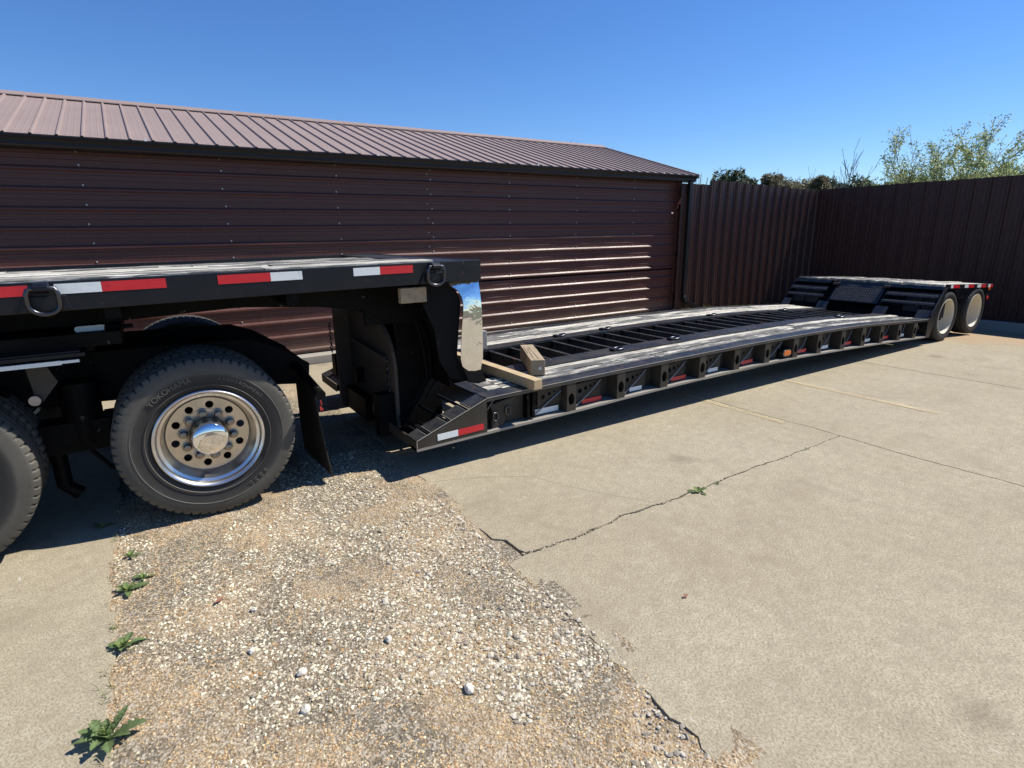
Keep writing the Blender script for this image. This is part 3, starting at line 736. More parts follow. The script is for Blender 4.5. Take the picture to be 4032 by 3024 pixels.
# main deck rails
swept([(TY, -0.002), (TY + .006, 0), (4.0, 0), (4.0, -.02), (TY + .012, -.02), (TY + .012, -.035), (TY, -.035)], 2.235, 10.39, zt).build('side_rail', M['rail_top'], tr)
swept(rect(TF - .17, TF, -.28, 0), 2.235, 10.39, zt).build('side_rail', M['rail_top'], tr)
swept(rect(4.40, 4.64, -.02, 0.004), 2.6, 10.40, zt).build('inner_rail', M['rail_top'], tr)
swept(rect(4.60, 4.638, -.30, -.021), 2.6, 10.40, zt).build('main_beam', M['black_frame'], tr)
swept(rect(5.46, 5.66, -.02, 0.004), 2.6, 10.40, zt).build('inner_rail', M['rail_top'], tr)
swept(rect(5.462, 5.50, -.30, -.021), 2.6, 10.40, zt).build('main_beam', M['black_frame'], tr)
swept([(TY, 0), (TY + .16, 0), (TY + .16, .022), (TY, .022)], 1.60, 10.50, zb).build('bottom_rail', M['ledge'], tr)
swept(rect(3.985, 4.0, -.29, -.021), 2.5, 10.4, zt).build('side_web', M['web_dirty'], tr)
for y0 in (4.42, 4.60, 5.48, 5.66): pass
# deck planks: near side two rows, far side three rows
def planks(rows, x0, x1, mats, zoff, zf, seed, joints, tilt=0.0):
    r = random.Random(seed)
    for ri, (ya, yb) in enumerate(rows):
        zo_ = zoff - tilt * (ya - rows[0][0])
        cuts = [x0] + sorted(min(max(j + r.uniform(-.5, .5), x0 + .3), x1 - .3) for j in joints) + [x1]
        for a, b in zip(cuts, cuts[1:]):
            dz = r.uniform(-.008, .008); y1 = ya + r.uniform(0.004, .009); y2 = yb - r.uniform(.004, .009)
            n = max(2, int((b - a) / .22)); mb = MB(); m = 6
            for i in range(n + 1):
                x = a + .004 + (b - a - .008) * i / n; z = zf(x) + zo_ + dz
                w1 = .005 * noise.noise(Vector((x * 3, ri + seed, 1))); w2 = .005 * noise.noise(Vector((x * 3, ri + seed, 6))); zz = .0035 * noise.noise(Vector((x * 2.2, ri * 3 + seed, 9)))
                for (y, d) in ((y1 + w1, -.04), (y2 + w2, -.04), (y2 + w2, zz - .004), (y2 + w2 - .007, zz), (y1 + w1 + .007, zz), (y1 + w1, zz - .004)): mb.v.append((x, y, z + d))
            for i in range(n):
                for k in range(m): mb.f.append((i * m + k, (i + 1) * m + k, (i + 1) * m + (k + 1) % m, i * m + (k + 1) % m))
            mb.f.append(tuple(range(m))); mb.f.append(tuple(n * m + k for k in range(m - 1, -1, -1)))
            mb.build('deck_plank', M[r.choice(mats[ri])], tr)
planks([(4.003, 4.135), (4.135, 4.268), (4.268, 4.398)], 2.50, 10.38, [['plank_mixed', 'plank_mixed', 'plank_dark'], ['plank_dark', 'plank_mixed'], ['plank_white']], 0.0, zt, 4, [4.7, 7.4])
planks([(5.664, 5.85), (5.85, 6.04), (6.04, 6.236)], 2.50, 10.38, [['plank_white'], ['plank_white', 'plank_mixed'], ['plank_white', 'plank_mixed']], 0.0, zt, 8, [4.4, 6.6, 8.7])
swept(rect(4.001, 4.399, -.058, -.052), 2.50, 10.38, zt).build('deck_light_block', M['black_frame'], tr)  # added unseen sheets, stop sun streaks falling through the plank gaps
swept(rect(5.661, 6.238, -.058, -.052), 2.50, 10.38, zt).build('deck_light_block', M['black_frame'], tr)
# crossmembers in the open centre well (one shared mesh)
cm = MB().box(-.022, .022, 4.639, 5.461, -.006, 0).box(-.006, .006, 4.639, 5.461, -.16, -.006).mesh('crossmember', M['rail_top'])
x = 2.93
while x < 10.3:
    link('crossmember', cm, tr, (x + rnd.uniform(-.02, .02) - 5.5, -5.12, zt(x) - .018)); x += 0.302
# side stakes, gussets, rods
stx = [3.135, 3.75, 4.355, 4.948, 5.545, 6.12, 6.71, 7.252, 7.834, 8.382, 8.912, 9.463, 9.976]
gus_m = {}
for i, x in enumerate(stx):
    h = zt(x) - zb(x); zo = zb(x)
    st = plate([(-.052, .022), (.052, .022), (.052, h - .036), (-.052, h - .036)], [circle(0, .135, .036, .056, 18)], TY + .004, TY + .012)
    st.box(-.052, -.046, TY + .012, 3.984, .022, h - .036); st.box(.046, .052, TY + .012, 3.984, .022, h - .036)
    link('side_stake', st.mesh('side_stake', M['web_dirty']), tr, (x - 5.5, -5.12, zo))
    wid = (stx[i + 1] if i + 1 < len(stx) else 10.39) - x
    if wid < 0.35: continue
    g0 = .115; g1 = wid - .19
    gp_ = [(g0, .03), (g1, .03), (g1, h * .62), (g1 - .03, h * .78), (g0, h * .74)]
    hol = [circle(g0 + .055, h * .52, .024, n=14), circle(g0 + .125, h * .57, .019, n=14), circle(g0 + .185, h * .615, .014, n=12), circle(g0 + .232, h * .65, .010, n=10)]
    if g1 - g0 > .26:
        link('gusset_plate', plate(gp_, hol, 3.925, 3.933).mesh('gusset_plate', M['web_dirty']), tr, (x - 5.5, -5.12, zo))
    MB().box(.075, .100, 3.915, 3.984, .05, h * .86).box(g0, g1 + .05, 3.90, 3.984, h * .80, h * .84).build('outrigger_bracket', M['black_frame'], tr, (x - 5.5, -5.12, zo))
    rd = MB().tube([(.115, 3.905, .045), (.155, 3.900, .070), (.26, 3.900, .135), (g1 - .02, 3.905, h * .76)], .0065, 8)
    rd.box(.085, .125, 3.895, 3.92, .035, .055)
    rd.build('outrigger_rod', M['rod_steel'], tr, (x - 5.5, -5.12, zo), smooth=0.6)
    red = i % 2 == 0
    t0 = .19; t1 = t0 + (.24 if red else .17)
    if t1 > g1 + .02: t1 = g1 + .02
    if i == 5: continue
    MB().box(t0, t1, 3.913, 3.9155, .038, .080).build('red_tape' if red else 'white_tape', M['tape_red' if red else 'tape_white'], tr, (x - 5.5, -5.12, zo))
# first solid bay with D-ring holder
fb = MB(); fb.prism_y([(2.235, zb(2.235) + .022), (3.085, zb(3.08) + .022), (3.085, zt(3.08) - .036), (2.235, zt(2.24) - .03)], 3.93, 3.94)
fb.build('side_panel', M['web_dirty'], tr)
MB().box(2.66, 2.685, 3.86, 3.929, .27, .51).box(2.715, 2.74, 3.86, 3.929, .27, .51).build('outrigger_bracket', M['black_frame'], tr)
MB().tube([(2.75, 3.90, .275), (2.78, 3.895, .29), (2.9, 3.895, .365), (3.06, 3.90, .455)], .0065, 8).box(2.72, 2.76, 3.89, 3.915, .262, .280).build('outrigger_rod', M['rod_steel'], tr, smooth=.6)
MB().box(2.755, 3.04, 3.9135, 3.9155, .268, .318).build('white_tape', M['tape_white'], tr)
gpm = plate([(2.80, .33), (3.07, .36), (3.07, .50), (2.80, .49)], [circle(2.86, .425, .022, n=14), circle(2.93, .445, .017, n=14), circle(2.985, .46, .011, n=10)], 3.905, 3.9125); gpm.build('gusset_plate', M['web_dirty'], tr)
hb = MB().prism_y([(2.30, .25), (2.42, .25), (2.44, .33), (2.54, .48), (2.54, .495), (2.29, .462), (2.31, .40)], 3.872, 3.93)
hb.build('ring_bracket', M['web_dirty'], tr, bevel=.004)
def dring(mb, cx, y, cz, w, h, r, rot=0.0):
    pts = []
    for i in range(13):
        a = PI + PI * i / 12
        pts.append((cx + w / 2 * math.cos(a), y, cz + w / 2 * math.sin(a) * 0.85))
    pts = [(cx - w / 2 * 0.75, y, cz + h), (cx - w / 2, y, cz + h * .7)] + pts + [(cx + w / 2, y, cz + h * .7), (cx + w / 2 * .75, y, cz + h), (cx - w / 2 * .75, y, cz + h)]
    mb.tube(pts, r, 10, cap=False)
d = MB(); dring(d, 2.335, 3.862, .335, .045, .05, .008); d.build('tie_down_ring', M['ring_steel'], tr, smooth=.8)
d = MB(); dring(d, 2.46, 3.862, .37, .045, .05, .008); d.build('tie_down_ring', M['ring_steel'], tr, smooth=.8)
MB().tube([(2.245, 3.86, .425), (2.30, 3.845, .505)], .009, 8).build('lock_pin', M['ring_steel'], tr)
# marker light
ml = MB(); c_ = [(.022 * math.cos(a) + (.05 if abs(a) < PI / 2 else -.05) if False else 0, 0) for a in (0,)]
def stadium(cx, cz, w, h, n=8):
    r = h / 2; o = []
    for i in range(n + 1): a = -PI / 2 + PI * i / n; o.append((cx + w / 2 - r + r * math.cos(a), cz + r * math.sin(a)))
    for i in range(n + 1): a = PI / 2 + PI * i / n; o.append((cx - w / 2 + r + r * math.cos(a), cz + r * math.sin(a)))
    return o
mk = plate(stadium(6.545, .368, .165, .078), [stadium(6.545, .368, .145, .058)], 3.842, 3.90).build('marker_light', M['lug_steel'], tr, bevel=.003)
lens = MB().prism_y(stadium(6.545, .368, .144, .057), 3.838, 3.88).build('amber_lens', M['amber_lens'], mk, bevel=.004)
MB().box(6.45, 6.64, 3.90, 3.93, .30, .42).build('light_bracket', M['black_frame'], tr)
# deck D-rings
for (x, y) in ((4.35, 5.56), (5.13, 5.57), (4.33, 4.50), (5.28, 4.53), (9.1, 5.50), (9.0, 4.5), (7.3, 5.56)):
    z = zt(x) + .004
    m_ = MB(); pts = [(x + .055 * math.cos(a) * 1.3, y + .045 * math.sin(a), z + .016 + .006 * math.cos(a)) for a in [2 * PI * k / 16 for k in range(17)]]
    m_.tube(pts, .011, 8, cap=False); rg = m_.build('tie_down_ring', M['ring_steel'], tr, smooth=.8)
    MB().box(x - .10, x - .055, y - .04, y + .04, z, z + .026).build('ring_clip', M['black_paint'], rg, bevel=.006)

# front ramps
def front_ramp(y0, y1, side):
    zfr = lambda x: .300 + (x - 1.60) / (2.235 - 1.60) * (.536 - .300)
    ya, yb = (y0, y0 + .19) if side < 0 else (y1 - .19, y1)
    ysd = (y0, y0 + .014) if side < 0 else (y1 - .014, y1)
    poly = [(1.60, zb(1.6) + .022), (2.235, zb(2.2) + .022)] + [(2.235, .532)]
    xs = [2.235, 2.10, 2.04, 1.91, 1.86, 1.75, 1.70, 1.60]
    MB().prism_y([(1.60, zb(1.6) + .022), (2.2345, zb(2.2) + .022), (2.2345, .531), (1.60, .297)], *ysd).build('ramp_side', M['web_dirty'], tr)
    for k, (a, b) in enumerate(((1.60, 1.685), (1.725, 1.865), (1.905, 2.045), (2.085, 2.236))):
        m_ = MB(); m_.add([(a, ya, zfr(a)), (b, ya, zfr(b)), (b, yb, zfr(b)), (a, yb, zfr(a)), (a, ya, zfr(a) - .012), (b, ya, zfr(b) - .012), (b, yb, zfr(b) - .012), (a, yb, zfr(a) - .012)],
                          [(0, 1, 2, 3), (7, 6, 5, 4), (0, 4, 5, 1), (1, 5, 6, 2), (2, 6, 7, 3), (3, 7, 4, 0)])
        m_.build('ramp_tread', M['rail_top'], tr)
    for xb_ in (1.705, 1.885, 2.065):
        MB().tube([(xb_, y0 + .01, zfr(xb_) - .012), (xb_, y1 - .01, zfr(xb_) - .012)], .014, 8).build('ramp_bar', M['black_paint'], tr, smooth=.8)
    MB().box(1.60, 1.614, y0 + .015, y1 - .001, zb(1.6), .296).build('ramp_front', M['web_dirty'] if side < 0 else M['neck_dirt_bounce'], tr)
    if side > 0: MB().add([(1.615, y0, .285), (2.23, y0, .50), (2.23, yb - .195, .50), (1.615, yb - .195, .285)], [(0, 1, 2, 3)]).build('ramp_plate', M['black_paint'], tr)
    MB().box(1.62, 2.23, y0 + .02, y1, zb(1.6) + .002, zb(1.6) + .012).build('ramp_floor', M['black_frame'], tr)
for (x0, x1, c) in ((1.778, 1.960, 'white'), (1.961, 2.2, 'red')):
    MB().prism_y([(x0, zb(x0) + .052), (x1, zb(x1) + .052), (x1, zb(x1) + .104), (x0, zb(x0) + .104)], TY - .003, TY - .0006).build(c + '_tape', M['tape_' + c], tr)
front_ramp(TY, 4.42, -1); front_ramp(5.95, 6.53, 1)
def worn_edge_highlight(pts, r=.0035): MB().tube(pts, r, 5).build('worn_edge_highlight', M['ledge'], tr, smooth=.9)  # pale tubes: edge wear plus weld highlights put in as colour
worn_edge_highlight([(1.602, TY + .001, .298), (2.236, TY + .001, .534)]); worn_edge_highlight([(1.601, TY + .001, .236), (1.601, TY + .001, .297)])
worn_edge_highlight([(x_i, TY + .0005, zt(x_i) - .003) for x_i in [2.236 + .136 * k for k in range(61)]], .0028)
for xb_ in (1.685, 1.725, 1.865, 1.905, 2.045, 2.085): worn_edge_highlight([(xb_, TY + .002, .300 + (xb_ - 1.60) * .3717), (xb_, TY + .19, .300 + (xb_ - 1.60) * .3717)], .0025)
# deck front cross plate
MB().add([(2.235, TY + .17, .537), (2.50, TY + .17, .545), (2.50, 4.42, .545), (2.235, 4.42, .537), (2.235, TY + .17, .515), (2.50, TY + .17, .52), (2.50, 4.42, .52), (2.235, 4.42, .515)],
         [(0, 1, 2, 3), (7, 6, 5, 4), (0, 4, 5, 1), (1, 5, 6, 2), (2, 6, 7, 3), (3, 7, 4, 0)]).build('deck_end_plate', M['rail_top'], tr)
MB().box(2.44, 2.60, 4.42, 5.66, .40, .545).build('deck_cross_beam', M['black_frame'], tr)
for k, (ya, yb, mt) in enumerate(((4.03, 4.13, 'plank_white'), (4.15, 4.27, 'plank_mixed'))):
    MB().box(2.36, 2.499, ya, yb, .541, .5485).build('deck_plank', M[mt], tr)

# gooseneck (a little narrower than the lower deck)
GY, GF = 3.94, 6.31
KG = GY / TY
gn0, gn1 = -3.2, 2.215 * KG
gtop = lambda x: CAM_H + (1.6445 + .0072 * (x / KG - 1.0) - CAM_H) * KG
gbot = lambda x: CAM_H + (1.482 + .009 * (x / KG - .2) - CAM_H) * KG
def lin(prof_top, prof_bot, y0, y1, x0, x1, name, mat):
    MB().prism_y([(x0, prof_bot(x0)), (x1, prof_bot(x1)), (x1, prof_top(x1)), (x0, prof_top(x0))], y0, y1).build(name, mat, tr, bevel=.004)
lin(gtop, gbot, GY, GY + .05, gn0, gn1, 'neck_side_rail', M['black_paint'])
lin(gtop, gbot, GF - .05, GF, gn0, gn1, 'neck_side_rail', M['black_paint'])
MB().box(2.21, gn1 - .001, GY + .051, GF - .051, 1.50, 1.643).build('neck_end_rail', M['black_paint'], tr)
MB().box(1.90, 2.209, GY + .051, GF - .051, 1.60, 1.640).build('neck_end_plate', M['rail_top'], tr)
MB().box(gn0, 1.9, GY + .051, GF - .051, 1.52, 1.585).build('neck_floor', M['black_frame'], tr)
gt = lambda x: gtop(x) + .008
rows = [(GY + .052 + .214 * k, GY + .052 + .214 * (k + 1)) for k in range(11)] 
planks(rows, gn0, 1.895, [['plank_mixed', 'plank_white']] * 11, 0.0, gt, 21, [-1.0, .5], .02)
for yb0 in (4.35, 5.75):
    MB().prism_y([(gn0, 1.30), (-.3, 1.335), (.55, 1.37), (1.1, 1.33), (1.45, 1.27), (1.62, 1.15), (2.13, 1.15), (2.13, 1.519), (gn0, 1.519)], yb0, yb0 + .13).build('neck_beam', M['black_frame'], tr)
MB().box(gn0, -.15, 4.2, 6.0, 1.22, 1.30).box(-.6, -.3, 4.3, 5.9, 1.18, 1.22).build('coupler_plate', M['black_frame'], tr)
for x in (-2.4, -1.2, -.2, .8): MB().box(x, x + .08, GY + .06, GF - .06, 1.40, 1.515).build('neck_crossmember', M['black_frame'], tr)
# neck tower: front plate with curved top, side plates, rib
arc = [(5.68, .12), (5.68, 1.14), (5.55, 1.14)]
front = [(4.47, .14), (5.66, .14), (5.66, 1.14), (4.93, 1.14)] + [(4.93 - .46 * math.sin(a), 1.14 - .42 * (1 - math.cos(a))) for a in [PI / 2 * i / 8 for i in range(1, 9)]]
MB().prism_x(front, 1.70, 1.73).build('neck_front_plate', M['neck_dirt_bounce'], tr)
MB().prism_x([(4.55, .80), (4.60, .79), (5.42, .84), (5.42, .87), (4.6, .83)], 1.655, 1.699).build('neck_rib', M['neck_dirt_bounce'], tr)
MB().box(1.56, 1.699, 5.64, 5.70, .12, 1.20).build('neck_side_plate', M['neck_dirt_bounce'], tr)
MB().box(1.731, 2.13, 4.46, 4.50, .13, 1.148).build('neck_side_plate', M['black_frame'], tr)
MB().box(1.731, 2.13, 5.64, 5.68, .13, 1.148).build('neck_side_plate', M['black_frame'], tr)
MB().box(2.10, 2.14, 4.501, 5.639, .13, 1.148).build('neck_back_plate', M['black_frame'], tr)
for bb in ((1.55, 1.72, 4.50, 4.62, .14, .52), (1.60, 1.69, 5.0, 5.6, .14, .36)): MB().box(*bb).build('neck_lug', M['black_frame'], tr, bevel=.006)
for bb in ((1.62, 1.70, 5.28, 5.32, .45, .60), (1.55, 1.70, 5.72, 5.84, .44, .66)): MB().box(*bb).build('neck_latch', M['black_frame'], tr, bevel=.006)
MB().tube([(1.60, 4.72, .50), (1.60, 4.74, .33), (1.61, 4.75, .24)], [.006, .028, .006], 8).build('hook', M['neck_dirt_bounce'], tr, smooth=.8)
def chain(name, x, y, z0, z1):
    m_ = MB(); z = z0; k = 0
    while z > z1:
        pts = []
        for i in range(11):
            a = 2 * PI * i / 10; u, w = .013 * math.cos(a), .022 * math.sin(a)
            pts.append((x, y + u, z + w) if k % 2 == 0 else (x + u, y, z + w))
        m_.tube(pts, .0045, 5, cap=False); z -= .034; k += 1
    m_.build(name, M['ring_steel'], tr, kind='stuff')
chain('safety_chain', 1.675, 4.55, .80, .52); chain('safety_chain', 1.54, 5.76, .98, .68)
# hydraulic hoses and dark ear, chrome flap
for k, (xx, yy) in enumerate(((1.93, 4.40), (1.97, 4.42), (2.02, 4.38))):
    MB().tube([(xx - .05, yy, 1.2), (xx + .02 * k, yy - .05, .9), (xx + .03, yy - .03, .65), (xx - .08, yy, .45)], .011, 8).build('hose', M['rubber_flap'], tr, smooth=.8)
ear = [(1.80, 1.485), (1.80, 1.35), (1.90, 1.10), (1.93, .85), (2.02, .70), (2.13, .655), (2.24, .642), (2.30, .66), (2.12, .79), (2.09, .87), (2.115, 1.10), (2.14, 1.30), (2.128, 1.36), (2.10, 1.415), (2.05, 1.45), (2.03, 1.485)]
MB().prism_y(ear, 4.045, 4.07).build('rubber_flap', M['rubber_flap'], tr, bevel=.004)
MB().box(1.45, 2.14, 4.36, 4.40, 1.15, 1.48).build('neck_side_plate', M['black_frame'], tr)
tip = [(2.10, .80), (2.16, .752), (2.275, .742), (2.33, .640), (2.25, .628), (2.16, .655)]
MB().prism_y(tip, 3.985, 4.040).build('rubber_flap', M['rubber_flap'], tr, bevel=.004)
MB().box(2.02, 2.05, 4.072, 4.459, .62, 1.476).build('neck_light_block', M['black_frame'], tr)  # added unseen plate, keeps sun off the ground under the gooseneck
def chrome_flap():
    out = [(2.03, 1.482), (2.302, 1.476), (2.306, 1.0), (2.300, .85), (2.276, .748), (2.20, .742), (2.145, .756), (2.105, .80), (2.093, .86), (2.112, 1.10), (2.139, 1.30), (2.130, 1.36), (2.105, 1.41), (2.06, 1.445)]
    mb = plate(out, [], 0, .006)
    bm = bmesh.new(); me = mb.mesh('chrome_flap', M['chrome']); bm.from_mesh(me)
    for zc in [.80 + .05 * k for k in range(14)]:
        bmesh.ops.bisect_plane(bm, geom=bm.verts[:] + bm.edges[:] + bm.faces[:], plane_co=(0, 0, zc), plane_no=(0, 0, 1))
    for xc in (2.12, 2.16, 2.20, 2.24, 2.28):
        bmesh.ops.bisect_plane(bm, geom=bm.verts[:] + bm.edges[:] + bm.faces[:], plane_co=(xc, 0, 0), plane_no=(1, 0, 0))
    for v in bm.verts:
        z = v.co.z; b = max(0.0, (z - 1.18) / .3)
        v.co.y += 3.995 + .045 * b * b - .010 * math.cos((v.co.x - 2.2) * 9) + .004 * noise.noise(Vector((v.co.x * 9, z * 7, 3)))
    bm.to_mesh(me); bm.free()
    for p in me.polygons: p.use_smooth = True
    me.set_sharp_from_angle(angle=.6)
    for v in me.vertices: v.co = v.co - Vector((5.5, 5.12, 0))
    return link('chrome_flap', me, tr)
chrome_flap()
MB().box(2.04, 2.31, 4.005, 4.06, 1.476, 1.486).build('flap_bracket', M['black_paint'], tr)
# neck rail tapes and D-rings
def tape(x0, x1, col, zo=0.0, label=None):
    z0 = gtop((x0 + x1) / 2) - .067 + zo
    MB().prism_y([(x0, gtop(x0) - .069), (x1, gtop(x1) - .069), (x1, gtop(x1) - .014), (x0, gtop(x0) - .014)], GY - .0022, GY - .0004).build(col + '_tape', M['tape_' + col], tr)
for x0, x1, c in ((-1.2, -.492, 'red'), (-.384, -.181, 'white'), (-.180, .124, 'red'), (.392, .690, 'red'), (.691, .883, 'white'), (1.219, 1.406, 'white'), (1.407, 1.652, 'red')): tape(x0 * KG, x1 * KG, c)
for cx in (-.435 * KG, 1.815 * KG):
    zt_ = gtop(cx)
    d = MB(); w = .135; hgt = .085
    pts = [(cx - w / 2 + .012, GY - .045, zt_ - .032), (cx - w / 2, GY - .05, zt_ - .06), (cx - w / 2, GY - .045, zt_ - .10)]
    for i in range(9):
        a = PI + PI * i / 8; pts.append((cx + w / 2 * math.cos(a), GY - .04, zt_ - .115 + .055 * math.sin(a)))
    pts += [(cx + w / 2, GY - .045, zt_ - .10), (cx + w / 2, GY - .05, zt_ - .06), (cx + w / 2 - .012, GY - .045, zt_ - .032), (cx, GY - .045, zt_ - .030)]
    d.tube(pts + [pts[0]], .0125, 10, cap=False); rg = d.build('tie_down_ring', M['ring_steel'], tr, smooth=.8)
    MB().prism_x([(GY - .002, zt_ - .002), (GY - .04, zt_ - .004), (GY - .066, zt_ - .022), (GY - .068, zt_ - .040), (GY - .04, zt_ - .058), (GY - .002, zt_ - .06)], cx - .036, cx + .036).build('ring_clip', M['black_paint'], rg, bevel=.005)
    MB().prism_y([(cx - .12, zt_ - .155), (cx + .115, zt_ - .155), (cx + .095, zt_ - .075), (cx - .09, zt_ - .075)], GY - .014, GY - .001).build('ring_backing_plate', M['black_paint'], rg, bevel=.004)
# rear ramp and deck
zr = .905
slope = lambda z: 10.405 + (z - .43) * .93
def ramp_quad(name, y0, y1, z0, z1, mat, th=.012):
    x0, x1 = slope(z0), slope(z1); n = Vector((-(z1 - z0), 0, x1 - x0)).normalized() * th
    return MB().add([(x0, y0, z0), (x0, y1, z0), (x1, y1, z1), (x1, y0, z1), (x0 - n.x, y0, z0 - n.z), (x0 - n.x, y1, z0 - n.z), (x1 - n.x, y1, z1 - n.z), (x1 - n.x, y0, z1 - n.z)],
               [(0, 1, 2, 3), (7, 6, 5, 4), (0, 4, 5, 1), (1, 5, 6, 2), (2, 6, 7, 3), (3, 7, 4, 0)]), (x0, x1)
def studs(y0, y1, z0, z1, pitch=.042):
    """raised lozenges of the tread plate as real relief"""
    mb = MB(); L = math.hypot(z1 - z0, slope(z1) - slope(z0)); ux = (slope(z1) - slope(z0)) / L; uz = (z1 - z0) / L; nv = Vector((-uz, 0, ux))
    j = 0; s_ = .018
    while s_ < L - .012:
        y = y0 + .02 + (pitch / 2 if j % 2 else 0)
        while y < y1 - .015:
            c = Vector((slope(z0) + ux * s_, y, z0 + uz * s_)); sgn = 1 if j % 2 else -1
            a = Vector((ux * .010, sgn * .010, uz * .010)); b = Vector((ux * .004, -sgn * .004, uz * .004))
            mb.add([c - a, c + b, c + a, c - b, c + nv * .004], [(0, 3, 4), (3, 2, 4), (2, 1, 4), (1, 0, 4)]); y += pitch
        s_ += pitch * .62; j += 1
    return mb
def tread(name, y0, y1, z0, z1):
    m_, _ = ramp_quad(name, y0, y1, z0, z1, None); o = m_.build(name, M['diamond_plate'], tr)
    studs(y0, y1, z0, z1).build('tread_pattern', M['diamond_plate'], o, kind='stuff', fixn=False)
tread('ramp_centre_plate', 4.70, 5.52, .585, .862); tread('ramp_centre_plate', 4.70, 5.52, .866, zr)
for (a, b) in ((3.86, 4.66), (5.66, 6.36)):
    tread('ramp_step', a, b, .862, zr); tread('ramp_step', a, b, .735, .795); tread('ramp_step', a, b, .625, .668)
for (a, b) in ((3.86, 4.05), (4.50, 4.70), (5.50, 5.68), (6.22, 6.36)):
    m_, _ = ramp_quad('kick', a, b, .425, .555, None, .02); m_.build('ramp_kick_plate', M['rail_top'], tr)
for y in (3.845, 4.665, 5.535, 6.365):
    MB().prism_y([(slope(.43) + .02, .40), (10.95, .40), (10.95, zr - .02), (slope(zr) + .03, zr - .02)], y, y + .025).build('ramp_stringer', M['black_paint'], tr)
MB().prism_y([(slope(.43) + .13, .36), (10.97, .36), (10.97, zr - .05), (slope(zr) + .13, zr - .05)], 3.875, 6.36).build('ramp_core', M['black_frame'], tr)
MB().prism_y([(10.38, .13), (10.52, .13), (10.56, .25), (10.84, .72), (10.90, .89), (10.86, .89), (10.46, .44), (10.38, .44)], TY - .002, TY + .02).build('rear_side_plate', M['black_paint'], tr, bevel=.003)
MB().tube([(slope(.47), TY, .48), (slope(.6), TY - .004, .62), (slope(.88), TY, .90)], .012, 6).build('ramp_edge_weld', M['rail_top'], tr)
for y in (4.68, 5.53): MB().box(10.73, 10.83, y - .05, y + .05, .845, .885).build('ramp_hinge', M['rail_top'], tr, bevel=.006)
# rear deck frame, tapes, fenders: the deck falls slightly towards its tail
XR0, XR1 = 10.90, 12.815
RZ = lambda x: .937 - .0525 * (x - 11.03)
def sl_box(x0, x1, y0, y1, d0, d1, name, mat, bev=0.0):
    MB().prism_y([(x0, RZ(x0) + d0), (x1, RZ(x1) + d0), (x1, RZ(x1) + d1), (x0, RZ(x0) + d1)], y0, y1).build(name, M[mat], tr, bevel=bev)
sl_box(XR0, XR1, TY, TY + .035, -.072, .001, 'rear_side_rail', 'black_paint', .003)
sl_box(XR0, XR1, TF - .085, TF - .05, -.072, .001, 'rear_side_rail', 'black_paint', .003)
sl_box(XR1 - .05, XR1, TY + .036, TF - .086, -.26, .0, 'rear_end_rail', 'black_paint')
sl_box(XR0, XR1 - .051, TY + .036, TF - .086, -.072, -.042, 'rear_floor', 'black_frame')
rr_ = [(TY + .037 + .206 * k, TY + .037 + .206 * (k + 1)) for k in range(12)]
planks(rr_, 10.86, XR1 - .052, [['plank_mixed', 'plank_dark', 'plank_white']] * 12, 0.0, lambda x: RZ(x) + .003, 31, [], .004)
for x0, x1, c in ((11.011, 11.094, 'white'), (11.095, 11.352, 'red'), (11.566, 11.714, 'white'), (11.715, 11.957, 'red'), (12.104, 12.267, 'white'), (12.268, 12.491, 'red'), (12.591, 12.696, 'white'), (12.697, 12.808, 'red')):
    sl_box(x0, x1, TY - .0025, TY - .0005, -.058, -.004, c + '_tape', 'tape_' + c)
fen = [(10.92, .861), (10.98, .85)]
W1, W2, WZ, WR = 11.06, 12.21, .413, .413
fp = [(10.905, .861)] + [(W1 + .49 * math.cos(a), WZ + .45 * math.sin(a)) for a in [math.radians(t) for t in (98, 75, 60, 48, 40)]] + [(11.47, .67), (11.82, .67)] + [(W2 + .49 * math.cos(a), WZ + .45 * math.sin(a)) for a in [math.radians(t) for t in (140, 125, 110, 90, 70, 55, 45)]] + [(12.62, .63), (12.76, .63), (12.76, .861)]
fp = [(x, min(z, RZ(x) - .0735)) for x, z in fp]
hol = [[(11.50 + .095 * k, .715), (11.53 + .095 * k, .715), (11.56 + .095 * k, .765), (11.53 + .095 * k, .765)] for k in range(4)]
plate(list(reversed(fp)), hol, TY + .03, TY + .038).build('wheel_fender', M['black_paint'], tr)
MB().box(12.62, 12.68, TY - .015, TY, .745, .80).build('amber_marker', M['amber_lens'], tr, bevel=.008)
MB().box(12.60, 12.75, TY + .02, TY + .06, .55, .66).build('light_bracket', M['black_frame'], tr)
MB().box(12.66, 12.73, TY, TY + .02, .575, .635).build('red_tail_light', M['red_lens'], tr, bevel=.008)
for x in (W1, W2): MB().tube([(x, TY + .34, WZ), (x, TF - .2, WZ)], .06, 12).build('axle', M['black_frame'], tr, smooth=.8)
for y in (4.55, 5.55): MB().box(10.9, 12.75, y, y + .1, .50, .76).build('rear_frame_beam', M['black_frame'], tr)

